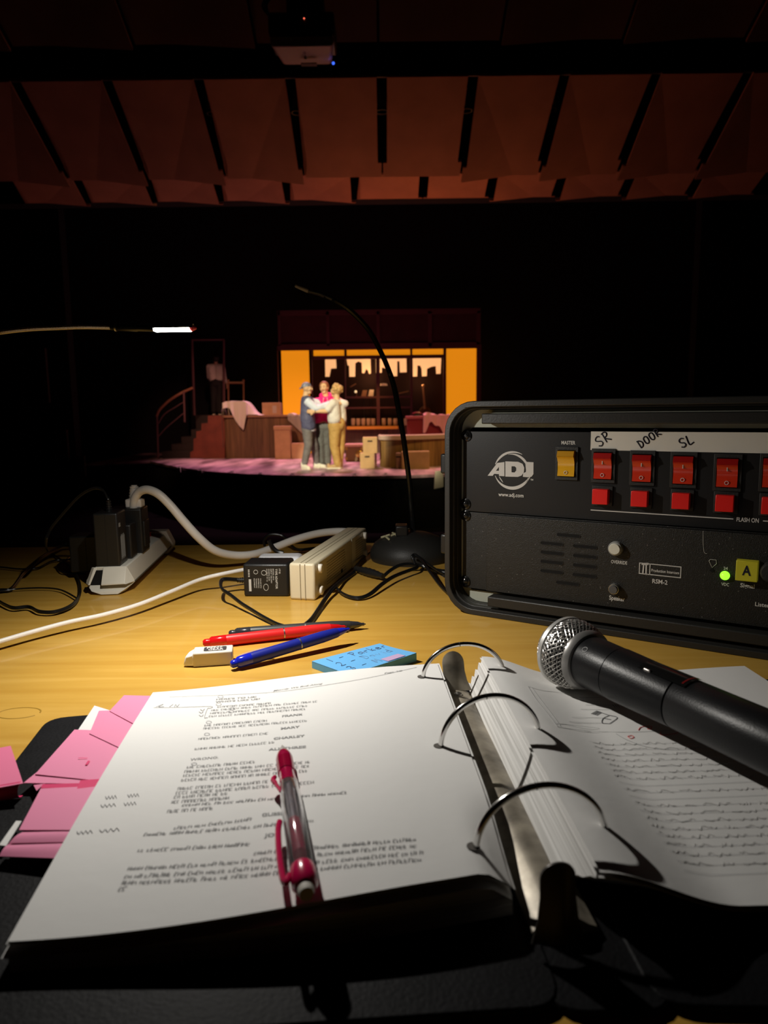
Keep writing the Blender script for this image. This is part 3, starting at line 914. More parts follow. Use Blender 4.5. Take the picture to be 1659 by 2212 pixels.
for (a, b, c, d) in ((1090, 1262, 1300, 1280), (945, 1335, 1147, 1354), (1237, 1362, 1450, 1383), (945, 1418, 1147, 1438), (1237, 1448, 1448, 1470), (945, 1500, 1145, 1522), (1235, 1532, 1446, 1558), (945, 1586, 1145, 1606), (1232, 1618, 1445, 1645), (1086, 1688, 1290, 1713)):
    slot(940 + a / k, 850 + b / k, 940 + c / k, 850 + d / k)
def knob(px, py, r, mat, name, ringmat):
    x, z = C(px, py, F1)
    o = obj(name, MB().lathe([(r * 1.05, 0), (r * 1.05, .004), (r * .95, .0052)], (x, F1, z), (0, -1, 0), 28), ringmat, ic, local=True)
    obj('button_face', MB().lathe([(r * .84, .003), (r * .84, .0062), (r * .74, .0072)], (x, F1, z), (0, -1, 0), 28), mat, o, local=True)
knob(1331, 1184, .0068, M('cream_button', (.66, .64, .54), .35), 'override_button', M('grey_ring', (.3, .3, .28), .3))
knob(1328, 1271, .0052, M('dark_button', (.10, .10, .10), .25), 'speaker_button', M('chrome_ring', (.6, .6, .58), .2, .9))
m = MB()
m = MB(); line_text(m, 'OVERRIDE', 1320, 1217, 1355, 1219, 7, F1, .015); obj('lettering', m, PRINTW, PARENT_, local=True, smooth=False)
m = MB(); line_text(m, 'Speaker', 1316, 1296, 1350, 1298, 9, F1, .02); obj('lettering', m, PRINTW, PARENT_, local=True, smooth=False)
m = MB(); line_text(m, 'RSM-2', 1409, 1260, 1442, 1262, 9, F1, .02); obj('lettering', m, PRINTW, PARENT_, local=True, smooth=False)
m = MB(); line_text(m, 'Production Intercom', 1407, 1235, 1467, 1240, 6, F1, .015); obj('lettering', m, PRINTW, PARENT_, local=True, smooth=False)
m = MB(); line_text(m, '24', 1563, 1230, 1572, 1231, 6, F1, .02); obj('lettering', m, PRINTW, PARENT_, local=True, smooth=False)
m = MB(); line_text(m, 'VDC', 1558, 1265, 1575, 1266, 6.5, F1, .02); obj('lettering', m, PRINTW, PARENT_, local=True, smooth=False)
m = MB(); line_text(m, 'Signal', 1599, 1268, 1630, 1271, 8.5, F1, .02); obj('lettering', m, PRINTW, PARENT_, local=True, smooth=False)
m = MB(); line_text(m, 'Listen', 1631, 1309, 1663, 1312, 8.5, F1, .02); obj('lettering', m, PRINTW, PARENT_, local=True, smooth=False)
m = MB()
a, b = C(1381, 1215, F1), C(1471, 1249, F1); az, bz = a[1], b[1]
m.prism([[(a[0], bz), (b[0], bz), (b[0], az), (a[0], az)], [(a[0] + .0008, bz + .0008), (a[0] + .0008, az - .0008), (b[0] - .0008, az - .0008), (b[0] - .0008, bz + .0008)]], lambda x, q, t: (x, F1 - t, q), .0004)
dv = C(1404, 1230, F1)[0]
m.box((dv, F1 - .0002, (az + bz) / 2), (.0008, .0004, az - bz))
# the pi sign
pz = (az + bz) / 2; pa = a[0] + .002; pb = dv - .0015; ww = pb - pa
m.prism([[(pa, pz + .0035), (pa + .001, pz + .0055), (pb, pz + .0062), (pb, pz + .0040)]], lambda x, q, t: (x, F1 - t, q), .0004)
m.prism([[(pa + ww * .25, pz + .004), (pa + ww * .42, pz + .004), (pa + ww * .36, pz - .005), (pa + ww * .16, pz - .0055)]], lambda x, q, t: (x, F1 - t, q), .0004)
m.prism([[(pa + ww * .60, pz + .004), (pa + ww * .78, pz + .004), (pa + ww * .80, pz - .0045), (pa + ww * .95, pz - .0050), (pa + ww * .75, pz - .0062), (pa + ww * .62, pz - .0050)]], lambda x, q, t: (x, F1 - t, q), .0004)
obj('maker_badge', m, PRINTW, ic, local=True, smooth=False)
m = MB()
sx_, sz_ = C(1539, 1219, F1)
m.tube([(sx_ - .003, F1 - .0004, sz_ + .003), (sx_ - .002, F1 - .0004, sz_ + .0045), (sx_ + .003, F1 - .0004, sz_ + .0045), (sx_ + .0035, F1 - .0004, sz_ + .001), (sx_, F1 - .0004, sz_ - .003), (sx_ - .003, F1 - .0004, sz_ + .003)], .00025, 5)
obj('drawn_icon', m, PRINTW, ic, local=True, smooth=False)
m = MB().tube(catmull([(C(x, y, F1)[0], F1 - .0002, C(x, y, F1)[1]) for x, y in ((1519, 1147), (1519, 1160), (1519, 1172), (1520, 1185), (1522, 1194), (1527, 1196))], 4), .00018, 5)
obj('scratch', m, PRINTW, ic, local=True)
x, z = C(1538, 1232, F1)
obj('jack_hole', MB().lathe([(.0017, 0), (.0017, .0006)], (x, F1, z), (0, -1, 0), 16), HOLE_SHADE, ic, local=True)
x, z = C(1566, 1243, F1)
obj('power_light', MB().lathe([(.0042, 0), (.0042, .001), (.0036, .0028), (.0018, .0042), (.0003, .0046)], (x, F1, z), (0, -1, 0), 20), M('green_led', (.2, .6, .02), .3, emit=(.28, .95, .03), es=1.6), ic, local=True)
x, z = C(1615, 1230, F1)
sb = obj('signal_button', MB().box((x, F1 - .0045, z), (.0178, .009, .0185)), M('yellow_button', (.42, .36, .02), .35, emit=(.5, .45, .02), es=.10), ic, local=True, bevel=.0006)
m = MB(); h = .0085
put_text(m, 'A', lambda u, v: (x - .0036 + u, F1 - .0093, z - .0035 + v), width=.0072, size=h / .69, bold=.03)
obj('letter', m, MARKER, sb, local=True, smooth=False)
x2 = C(1668, 1233, F1)
obj('volume_knob', MB().lathe([(.009, 0), (.009, .010), (.0075, .012)], (x2[0], F1, x2[1]), (0, -1, 0), 28), BLKM, ic, local=True)
# ================================================================== POWER STRIPS, ADAPTERS, CABLES
# left strip: open broken end towards us, running away to the right
t = thing('power_strip', 'white power strip with a broken near end, full of black adapters, at the left', 'power strip', (-.345, .99, 0))
a0 = Vector((-.346, .868, 0)); a1 = Vector((-.372, 1.135, 0))
A1 = a1 - a0; LN = A1.length; A1.normalize(); B1 = Vector((A1.y, -A1.x, 0))   # B1 points right
def LS(s, w, h): return a0 + A1 * s + B1 * w + Vector((0, 0, h))
# octagonal cross-section: (w, h)
sec = [(-.014, .001), (.017, .001), (.029, .012), (.029, .015), (.020, .033), (-.018, .033), (-.030, .016), (-.030, .012)]
def swept(sec, s0, s1, mb=None, sc0=1, sc1=1):
    mb = mb or MB(); n = len(sec)
    vs = [LS(s0, w * sc0, h) for w, h in sec] + [LS(s1, w * sc1, h) for w, h in sec]
    return mb.add(vs, [tuple(range(n))[::-1], tuple(range(n, 2 * n))] + [(i, (i + 1) % n, n + (i + 1) % n, n + i) for i in range(n)])
STRIPW = M('strip_plastic', (.66, .63, .54), .5, bump=.1, bscale=200)
obj('housing', swept(sec, .010, LN - .02), STRIPW, t, bevel=.0012)
# sloped near end with a missing corner
m = MB()
top = [(-.006, .0325), (.020, .0325), (.028, .013), (-.008, .012)]
m.hexa([LS(.010, *p) for p in [(-.010, .012), (.029, .013), (.020, .033), (-.008, .033)]], [LS(-.004, *p) for p in [(-.008, .012), (.022, .013), (.020, .014), (-.008, .014)]])
obj('end_cover', m, STRIPW, t, bevel=.0008)
m = MB().hexa([LS(.011, -.014, .001), LS(.011, .017, .001), LS(.011, .028, .011), LS(.011, -.030, .011)], [LS(-.006, -.008, .001), LS(-.006, .012, .001), LS(-.005, .018, .005), LS(-.004, -.020, .005)])
obj('end_base', m, STRIPW, t, bevel=.0005)
m = MB().hexa([LS(.008, -.030, .013), LS(.008, -.027, .013), LS(.010, -.018, .033), LS(.010, -.022, .033)], [LS(-.003, -.024, .013), LS(-.003, -.0215, .013), LS(.006, -.014, .033), LS(.006, -.018, .033)])
obj('broken_edge', m, STRIPW, t, bevel=.0005)
obj('cavity_shade_plate', MB().hexa([LS(.0098, -.026, .004), LS(.0098, .0, .004), LS(.0098, -.002, .029), LS(.0098, -.020, .029)], [LS(.0085, -.026, .004), LS(.0085, .0, .004), LS(.0085, -.002, .029), LS(.0085, -.020, .029)]), HOLE_SHADE, t)  # dark plate painted as the shade inside the broken end
m = swept([(.0295, .0118), (.0300, .0130), (.0295, .0142)], .010, LN - .02)
obj('seam', m, M('seam_dark', (.08, .07, .05), .6), t)
m = MB().hexa([LS(LN - .045, -.018, .033), LS(LN - .045, .020, .033), LS(LN - .02, .020, .034), LS(LN - .02, -.018, .034)], [LS(LN - .040, -.014, .042), LS(LN - .040, .016, .042), LS(LN - .02, .018, .044), LS(LN - .02, -.016, .044)])
obj('end_cap', swept([(-.018, .001), (.024, .001), (.032, .012), (.032, .018), (.023, .038), (-.022, .038), (-.033, .018), (-.033, .012)], LN - .024, LN), M('beige_end', (.45, .38, .30), .5), t, bevel=.0015)
obj('rocker', MB().box(LS(LN - .045, -.006, .0355), (.016, .020, .007), Matrix.Rotation(math.radians(8), 3, 'X')), M('red_rocker', (.6, .02, .01), .3), t, bevel=.001)

def adapter(name_label, base, ux, w, dpt, h, mat=BLK, relief=None, group=None, name='power_adapter'):
    """wall adapter standing on its plug: base centre, ux = width direction"""
    base = Vector(base); ux = Vector(ux).normalized(); uy = Vector((-ux.y, ux.x, 0))
    o = thing(name, name_label, 'power adapter', tuple(base), 0, group)
    q = Matrix((ux, uy, Vector((0, 0, 1)))).transposed()
    obj('body', MB().box(base + Vector((0, 0, h / 2)), (w, dpt, h), q), mat, o, bevel=.0022, seg=3)
    obj('seam', MB().box(base + Vector((0, 0, h / 2)), (.0006, dpt + .0006, h * .96), q), M('seam_black', (.004, .004, .004), .6), o)
    return o, q
strip_top = .033
c = LS(.030, -.002, strip_top)
ad, q = adapter('tall black wall adapter standing at the near end of the broken strip', c, B1, .030, .040, .068)
m = MB()
for k in range(7):
    m.box(c + B1 * .0152 + A1 * (-.010 + .0028 * k) + Vector((0, 0, .022 + .002 * (k % 2))), (.0003, .0009, .030), q)
m.box(c + B1 * .0152 - A1 * .012 + Vector((0, 0, .052)), (.0004, .006, .005), q)
obj('rating_label', m, M('dim_print', (.22, .22, .21), .6), ad)
def relief(parent, p, d, r, L, mat, n=5):
    mm = MB(); d = Vector(d).normalized(); p = Vector(p)
    pts, rr_ = [], []
    for i in range(n):
        s0 = L * i / n
        for a_, b_ in ((0, 1), (.5, 1), (.55, .72), (.95, .72)):
            pts.append(p + d * (s0 + a_ * L / n)); rr_.append(r * b_ * (1 - .35 * i / n))
    mm.tube(pts, rr_, 12)
    return obj('strain_relief', mm, mat, parent)
relief(ad, c + Vector((0, 0, .067)), (.0, 0, 1), .0042, .016, BLK)
c2 = LS(.070, .000, strip_top)
ad2, q = adapter('second black adapter, low and boxy, behind the tall one on the strip', c2, B1, .034, .030, .046)
c3 = LS(.112, .000, strip_top)
ad3, q = adapter('black adapter plug under the thick white cord on the strip', c3, B1, .046, .040, .062)
obj('socket_ridge', MB().box(c3 + B1 * .0235 + Vector((0, 0, .026)), (.003, .028, .036), q), BLK, ad3, bevel=.001)
c4 = LS(.105, -.052, .004)
ad4, q = adapter('black adapter hanging off the left side of the broken strip', c4 + Vector((0, 0, .006)), B1, .044, .036, .050)
obj('plug_arm', MB().box(LS(.105, -.025, .040), (.03, .026, .012), q), BLK, ad4, bevel=.002)

# thick white cord from the plug on the left strip to the right strip
pl = c3 + Vector((0, 0, .062)); pl.x = D(295, 1138, c3.y).x
plug = thing('power_lead', 'thick white power cord looping between the two power strips', 'cord', tuple(pl))
obj('plug', MB().box(pl + Vector((0, 0, .006)), (.022, .018, .012)), WHITEC, plug, bevel=.002)
relief(plug, pl + Vector((0, 0, .011)), (0, 0, 1), .0082, .020, WHITEC)
yy = pl.y
pts = [tuple(pl + Vector((0, 0, .026)))]
for px_, py_, y in ((289, 1100, .975), (291, 1078, .972), (302, 1062, .97), (320, 1058, .965), (343, 1068, .96), (368, 1092, .96), (396, 1125, .96), (428, 1160, .965), (462, 1188, .98), (500, 1199, 1.0), (545, 1198, 1.02), (590, 1184, 1.05), (640, 1165, 1.07), (690, 1152, 1.09), (735, 1148, 1.10), (770, 1152, 1.10)):
    pts.append(tuple(D(px_, py_, y)))
pts = [Vector(p) for p in pts]
for p in pts: p.z = max(p.z, .0062)
obj('cord', MB().tube(catmull(pts, 10), .0058, 14), WHITEC, plug)

# right strip, lying on its side with its feet facing right
t = thing('power_strip', 'cream power strip lying on its side with round feet, in the middle of the desk', 'power strip', (-.07, .95, 0))
n0, n1 = Vector((-.099, .828, 0)), Vector((-.043, 1.085, 0))
A2 = (n1 - n0).normalized(); LEN2 = (n1 - n0).length; B2 = Vector((A2.y, -A2.x, 0))
q2 = Matrix((B2, A2, Vector((0, 0, 1)))).transposed()
def RS(s, w, h): return n0 + A2 * s + B2 * w + Vector((0, 0, h))
CREAM = M('cream_strip_plastic', (.68, .60, .42), .42)
obj('housing', MB().box(RS(LEN2 / 2, 0, .0225), (.032, LEN2, .045), q2), CREAM, t, bevel=.003, seg=3)
for w in (-.002, .004):
    obj('edge_line', MB().box(RS(-.0001, w, .0225), (.0008, .0012, .043), q2).box(RS(LEN2 / 2, w, .0450), (.0008, LEN2 * .98, .0006), q2), M('seam_tan', (.30, .25, .16), .6), t)
for s, h in ((.016, .036), (.016, .009), (LEN2 - .02, .036), (LEN2 - .02, .009)):
    obj('foot', MB().lathe([(.0055, 0), (.0055, .004), (.0045, .005)], RS(s, .016, h), B2, 18), M('foot_rubber', (.75, .70, .60), .5), t)
obj('paper_label', MB().box(RS(.182, .0163, .0225), (.0004, .020, .043), q2), M('pale_label', (.72, .70, .62), .6), t)
m = MB(); random.seed(3)
for r_ in range(9):
    x = .05
    while x < .135:
        w = random.uniform(.003, .009); m.box(RS(x + w / 2, .0162, .008 + r_ * .0035), (.0003, w, .0010), q2); x += w + .002
obj('embossed_print', m, M('embossed_tan', (.40, .34, .22), .6), t); m = MB()
for r_ in range(9):
    x = .175
    while x < .235:
        w = random.uniform(.003, .009); m.box(RS(x + w / 2, .0162, .008 + r_ * .0035), (.0003, w, .0010), q2); x += w + .002
obj('embossed_print', m, M('embossed_tan', (.40, .34, .22), .6), t)
obj('screw_hole', MB().lathe([(.003, 0), (.003, .0004)], RS(.118, .0161, .010), B2, 12), HOLE_SHADE, t)

# black adapter plugged into the right strip, label towards us
c = Vector((-.144, .866, 0))
ux = Vector((1, -.06, 0)).normalized(); uy = Vector((.06, 1, 0)).normalized()
ad = thing('power_adapter', 'black adapter with white printed label lying against the cream strip', 'power adapter', tuple(c))
qa = Matrix((ux, uy, Vector((0, 0, 1)))).transposed()
obj('body', MB().box(c + Vector((0, 0, .0205)), (.056, .040, .041), qa), BLK, ad, bevel=.003, seg=3)
LAB = M('label_print', (.55, .54, .50), .6)
m = MB()
fc = c - uy * .0202
def lab(u, v): return fc + ux * u + Vector((0, 0, v)) - uy * .0002
def vtext(s, u, v0, width, size, bold=.01):     # text runs top to bottom, as the label lies on its side
    put_text(m, s, lambda a, b: lab(u + b, v0 - a), width=width, size=size, bold=bold)
vtext('TYPE ADAPTOR', .0120, .0350, .0250, .0036, .02)
vtext('ITE', .0165, .0350, .006, .0026)
u_ = .0088
for k in range(4):
    vtext(['MODEL 0910', 'INPUT 100-240V', '50/60Hz 0.5A', 'OUTPUT 9V 1A'][k], u_ - .0026 * k, .0350, [.014, .018, .015, .016][k], .0022)
for k in range(4):
    vtext(['FOR USE WITH', 'INFORMATION', 'TECHNOLOGY', 'EQUIPMENT'][k], -.0070 - .0026 * k, .0230, .012, .0020)
m.tube([lab(-.002 + .003 * math.cos(a), .030 + .003 * math.sin(a)) for a in [2 * math.pi * k / 20 for k in range(21)]], .0003, 5)
m.tube([lab(-.012 + .0025 * math.cos(a), .031 + .0025 * math.sin(a)) for a in [2 * math.pi * k / 20 for k in range(21)]], .0003, 5)
m.tube([lab(.000 + .003 * math.cos(a), .012 + .004 * math.sin(a)) for a in [2 * math.pi * k / 20 for k in range(21)]], .0003, 5)
m.prism([[(-.021, .007), (-.018, .007), (-.018, .022), (-.021, .022)]], lambda a, b, t_: lab(a, b) - uy * t_, .0002)
for k in range(5):
    m.prism([[(-.0215 + .0 * k, .025 + .002 * k), (-.0195, .025 + .002 * k), (-.0195, .026 + .002 * k), (-.0215, .026 + .002 * k)]], lambda a, b, t_: lab(a, b) - uy * t_, .0002)
obj('printed_label', m, LAB, ad, smooth=False)
rp = D(527, 1254, .866)
relief(ad, c - ux * .028 + Vector((0, 0, rp.z)), -ux, .0042, .014, BLK)
# small white adapter behind it
c5 = Vector((-.140, .935, 0))
wa = thing('power_adapter', 'small white adapter tucked behind the black one on the cream strip', 'power adapter', tuple(c5))
obj('body', MB().box(c5 + Vector((0, 0, .017)), (.060, .034, .034)), M('bright_white_plastic', (.82, .82, .84), .35), wa, bevel=.007, seg=4)

# ---- cables on the desk
def cable(name, label, cat, pts, r, mat, n=8, sub=10, group=None, twin=0):
    P = catmull(pts, sub)
    for p in P: p.z = max(p.z, r + .0003)
    m = MB()
    if twin:
        m.tube([p + Vector((0, 0, r * .9)) for p in P], r, n); m.tube([p + Vector((r * .8, -r * .8, -r * .1)) for p in P], r, n)
    else:
        m.tube(P, r, n)
    o = obj(name, m, mat, loc=tuple(P[0]))
    tag(o, label, cat, group)
    return o
cable('white_cable', 'thin white cable running from the left edge to behind the black adapter', 'cable',
    [tuple(G(x, y, z)) for x, y, z in ((-160, 1432, .003), (-60, 1404, .006), (0, 1386, .009), (75, 1364, .010), (150, 1344, .011), (225, 1328, .011), (300, 1306, .012), (370, 1278, .014), (430, 1253, .017), (480, 1240, .022))] + [(-.165, .905, .024), (-.150, .928, .022)], .0026, WHITEC, 12)
cable('adapter_cable', 'black twin cord looping up from the tall adapter and down onto the desk', 'cable',
    [tuple(LS(.030, -.002, .118)), tuple(D(232, 1078, .895)), tuple(D(222, 1060, .90)), tuple(D(202, 1056, .90)), tuple(D(172, 1072, .90)), tuple(D(138, 1108, .90)), tuple(D(108, 1145, .90)), tuple(D(99, 1172, .905))] +
    [tuple(G(x, y, .004)) for x, y in ((104, 1192), (125, 1206), (152, 1226), (170, 1255), (171, 1285), (155, 1308), (120, 1322), (85, 1322), (62, 1312), (30, 1314), (8, 1306), (-20, 1290), (-60, 1284))], .0014, CABLE, twin=1)
cable('adapter_cable', 'black cord crossing the desk from the left edge to the hanging adapter', 'cable',
    [tuple(G(x, y, z)) for x, y, z in ((-60, 1280, .003), (0, 1276, .003), (25, 1272, .003), (50, 1240, .004), (85, 1208, .012), (118, 1188, .012), (140, 1176, .014), (160, 1172, .018), (178, 1171, .020))], .0016, CABLE, twin=1)
cable('adapter_cable', 'thin black cord at the far left running under the others', 'cable',
    [tuple(G(x, y, .004)) for x, y in ((-60, 1222), (0, 1225), (40, 1229), (80, 1227), (110, 1213), (140, 1209), (175, 1210))], .0013, CABLE)
cable('adapter_cable', 'loose black cord curling round in front of the hanging adapter', 'cable',
    [tuple(G(x, y, .004)) for x, y in ((150, 1180), (156, 1196), (142, 1210), (124, 1222), (134, 1236), (160, 1238), (185, 1240))], .0013, CABLE)
cable('adapter_cable', 'black cord forming the low arc left of the broken strip', 'cable',
    [tuple(G(x, y, .004)) for x, y in ((-50, 1282), (10, 1276), (40, 1272), (90, 1270), (130, 1274), (162, 1290), (166, 1296))], .0011, CABLE)
relp = c - ux * .041 + Vector((0, 0, rp.z))
cable('adapter_cable', 'black cord from the labelled adapter running under the pens', 'cable',
    [tuple(relp), tuple(D(487, 1252, .858)), tuple(D(477, 1256, .845)), tuple(G(478, 1272, .018)), tuple(G(497, 1286, .014)), tuple(G(520, 1304, .009)), tuple(G(545, 1320, .006)), tuple(G(575, 1338, .004)), tuple(G(605, 1352, .003)), tuple(G(640, 1358, .003)), tuple(G(668, 1343, .003)), tuple(G(690, 1312, .004)), tuple(G(708, 1285, .006)), tuple(G(722, 1268, .008)), tuple(G(742, 1252, .004)), tuple(G(765, 1236, .003))], .0016, CABLE, twin=1)
cable('microphone_cable', 'black cord looping in front of the cream strip towards the rack case', 'cable',
    [tuple(G(x, y, z)) for x, y, z in ((723, 1266, .006), (735, 1280, .004), (755, 1290, .003), (778, 1292, .003), (800, 1283, .004), (825, 1262, .007), (850, 1246, .008), (880, 1234, .008), (897, 1228, .008), (905, 1222, .008), (925, 1228, .004), (960, 1234, .003), (1000, 1232, .003))], .0015, CABLE, twin=1)
cn = thing('cable_connector', 'thick black inline cable connector lying left of the microphone base', 'connector', tuple(G(800, 1242, 0)))
ca_, cb_ = G(768, 1228, .007), G(828, 1245, .007)
dd = cb_ - ca_
pp, rr2 = [], []
for i in range(15):
    s = i / 14; pp.append(ca_ + dd * s); rr2.append(.0062 * (.55 + .45 * math.sin(math.pi * min(max(s, .08), .92))) * (1 if i % 2 else .86))
obj('plug_body', MB().tube(pp, rr2, 14), BLK, cn)
obj('plug_waist', MB().tube([ca_ + dd * .42, ca_ + dd * .56], .0052, 14), BLKG, cn)
cable('connector_cable', 'black cord joining the inline connector to the microphone base', 'cable',
    [tuple(G(828, 1245, .006)), tuple(G(842, 1233, .008)), tuple(G(862, 1222, .012)), tuple(G(885, 1219, .012)), tuple(G(915, 1224, .008)), tuple(G(945, 1236, .004)), tuple(G(985, 1240, .003))], .0014, CABLE, twin=1)
cable('connector_cable', 'black cord leading back from the inline connector beside the cream strip', 'cable',
    [tuple(G(768, 1228, .006)), tuple(G(778, 1212, .006)), tuple(G(790, 1200, .005)), tuple(G(803, 1190, .004))], .0014, CABLE)
cable('rack_cable', 'black twin cord slanting down to the foot of the rack case', 'cable',
    [tuple(G(x, y, z)) for x, y, z in ((894, 1218, .012), (890, 1205, .020), (897, 1201, .022), (910, 1212, .018), (930, 1240, .012), (955, 1272, .006), (985, 1296, .004))], .0020, CABLE, twin=1)
cable('rack_cable', 'thinner black cord above it, slanting into the rack case corner', 'cable',
    [tuple(G(x, y, z)) for x, y, z in ((893, 1202, .018), (905, 1203, .020), (930, 1222, .014), (960, 1240, .010), (990, 1248, .008))], .0016, CABLE)
cable('loose_cable', 'black cord arching behind the thick white cord at the desk back edge', 'cable',
    [tuple(D(x, y, 1.12)) for x, y in ((572, 1180), (570, 1168), (580, 1156), (600, 1155), (616, 1162))] + [tuple(G(x, y, .004)) for x, y in ((640, 1186), (680, 1184), (740, 1180))], .0022, CABLE)
cable('loose_cable', 'flat black strap draped over the thick white cord', 'strap',
    [tuple(D(x, y, 1.03)) for x, y in ((581, 1167), (583, 1172), (590, 1184), (600, 1192), (612, 1195))], .0034, CABLE)

# ================================================================== PENS, ERASER, NOTE PAD
def pen(label, name, p0, p1, r, body, tipcol, grip, band=True, clipdir=None, fat=1.0):
    """retractable pen: p0 eraser end, p1 writing tip"""
    p0, p1 = Vector(p0), Vector(p1); L = (p1 - p0).length; d = (p1 - p0).normalized()
    o = thing(name, label, 'pen', tuple((p0 + p1) / 2 - Vector((0, 0, r))))
    at = lambda s: p0 + d * (s * L)
    obj('end_knob', MB().lathe([(r * .35, 0), (r * .62, .0015), (r * .66, .004), (r * .62, L * .055)], p0, d, 20), tipcol, o)
    obj('clear_collar', MB().lathe([(r * .72, 0), (r * .95, .002), (r * 1.0, L * .10), (r * .96, L * .12)], at(.045), d, 24), M(name + tipcol.name + '_clear', tuple(tipcol.node_tree.nodes['Principled BSDF'].inputs['Base Color'].default_value)[:3], .12, coat=.8), o)
    obj('barrel', MB().lathe([(r * .98, 0), (r, .002), (r, L * .39)], at(.155), d, 24), body, o)
    obj('band', MB().lathe([(r * 1.04, 0), (r * 1.04, .0012)], at(.545), d, 24), STEEL, o)
    obj('grip', MB().lathe([(r, 0), (r * 1.0, L * .2), (r * .86, L * .32), (r * .80, L * .33)], at(.553), d, 24), grip, o)
    obj('tip_cone', MB().lathe([(r * .78, 0), (r * .55, L * .06), (r * .30, L * .085), (r * .28, L * .105), (.0007, L * .108), (.0005, L * .117)], at(.883), d, 20), M(name + tipcol.name + '_tip', tuple(tipcol.node_tree.nodes['Principled BSDF'].inputs['Base Color'].default_value)[:3], .12, coat=.8), o)
    if clipdir is not None:
        cd = Vector(clipdir).normalized(); s_ = at(.07) + cd * r
        pts = [s_, s_ + cd * .004 + d * .002, s_ + cd * .0045 + d * .02, s_ + cd * .002 + d * L * .25]
        obj('clip', MB().tube(catmull(pts, 6), .0012, 8, flat=1.0), M('clear_clip', (.8, .7, .6), .15, trans=.6), o)
    return o
REDP = M('red_pen_barrel', (.72, .02, .02), .35); BLUEP = M('blue_pen_barrel', (.012, .02, .26), .35)
BLKP = M('grey_black_pen_barrel', (.035, .036, .035), .4)
def up(p, z): p = Vector(p); p.z = z; return p
pen('black pen lying behind the red one, the farthest of three', 'ballpoint_pen', G(494, 1369, .0055), G(790, 1348, .0055), .0055, BLKP, M('smoke_tip', (.03, .03, .035), .2), BLKP)
pen('red pen lying between the black and the blue pens', 'ballpoint_pen', G(438, 1389, .0055), G(748, 1353, .0065), .0055, REDP, M('red_tip', (.62, .008, .01), .2), REDP)
pen('dark blue pen crossing over the red one, touching the eraser', 'ballpoint_pen', G(498, 1436, .0055), G(756, 1358, .015), .0055, BLUEP, M('blue_tip', (.01, .02, .50), .2), BLUEP, clipdir=(-.25, 1, .25))
# eraser
e0, e1 = G(402, 1444, 0), G(503, 1437, 0)
ed = (e1 - e0).normalized(); en = Vector((-ed.y, ed.x, 0))
er = thing('eraser', 'white block eraser in a pale sleeve with a dark printed badge', 'eraser', tuple((e0 + e1) / 2))
def ER(s, w, h): return e0 + ed * s + en * w + Vector((0, 0, h))
EL = (e1 - e0).length
ERS = M('eraser_sleeve', (.72, .66, .54), .5); ERW = M('eraser_rubber', (.86, .82, .74), .6)
qe = Matrix((ed, en, Vector((0, 0, 1)))).transposed()
obj('sleeve', MB().box(ER(EL / 2 + .003, .010, .0065), (EL - .006, .0185, .013), qe), ERS, er, bevel=.0012)
obj('worn_tip', MB().hexa([ER(.007, .001, .001), ER(.007, .019, .001), ER(.007, .019, .0122), ER(.007, .001, .0122)], [ER(-.003, .003, .001), ER(-.001, .017, .001), ER(.001, .016, .0095), ER(-.001, .004, .0095)]), ERW, er, bevel=.0015)
bd = MB().prism([rrect(-.010, -.0055, .010, .0055, .002, 3)], lambda x, y, t_: ER(EL * .62 + x, .010 + y, .0131 + t_), .0002)
badge = obj('badge', bd, M('badge_dark', (.05, .045, .05), .5), er, smooth=False)
m = MB()
put_text(m, 'PEN+', lambda x, y: ER(EL * .62 - .0075 + x, .0105 + y, .0134), width=.014, size=.0058, bold=.03)
put_text(m, 'GEAR', lambda x, y: ER(EL * .62 - .0060 + x, .0055 + y, .0134), width=.0135, size=.0058, bold=.03)
obj('badge_lettering', m, PRINTW, badge, smooth=False)
# blue sticky pad
b = [G(674, 1441, .001), G(752, 1470, .001), G(905, 1433, .001), G(820, 1402, .001)]
bz = .0065
pad = thing('sticky_note_pad', 'blue sticky note pad with a handwritten list behind the white pages', 'note pad', tuple((b[0] + b[2]) / 2))
ea, eb = b[3] - b[0], b[1] - b[0]
BLUE = M('blue_paper', (.13, .42, .78), .7)
def PD(u, v, dz=0):
    p = b[0] + ea * u + eb * v
    lift = .006 * max(0, u * .6 + v * .6 - .75) ** 1.5
    return Vector((p.x, p.y, bz + lift + dz))
obj('note_stack', MB().add([PD(0, 0) * 1 for _ in ()], []).hexa([up(PD(u, v), .0002) for u, v in ((0, 0), (0, 1), (1, 1), (1, 0))], [PD(u, v, -.0006) for u, v in ((0, 0), (0, 1), (1, 1), (1, 0))]), BLUE, pad)
obj('top_note', MB().grid(lambda u, v: PD(u, v), 12, 12, .0003), BLUE, pad)
m = MB()
def padfn(u0, v0):
    ex = ea.normalized(); ey = -eb.normalized()
    def f(x, y):
        q = b[0] + ea * u0 + eb * v0 + ex * x + ey * y; d_ = q - b[0]
        M2 = ea.x * eb.y - ea.y * eb.x
        u = (d_.x * eb.y - d_.y * eb.x) / M2; v = (ea.x * d_.y - ea.y * d_.x) / M2
        return PD(u, v, .0002)
    return f
for s, u0, v0 in (('1 - Parker', .12, .28), ('2 - David', .12, .58), ('3 - M n', .12, .88)):
    hand(m, s, padfn(u0, v0), .0090, .74, .00030)
obj('handwriting', m, M('blue_grey_ink', (.10, .16, .28), .7), pad)
m = MB().prism([[(.60, .80), (.86, .80), (.86, 1.0), (.60, 1.0)]], lambda u, v, t_: PD(u * 1.0 - .02, v - .02, .0004 + t_), .0002)
obj('pink_flag', m, M('lilac_flag', (.50, .35, .55), .7), pad, smooth=False)
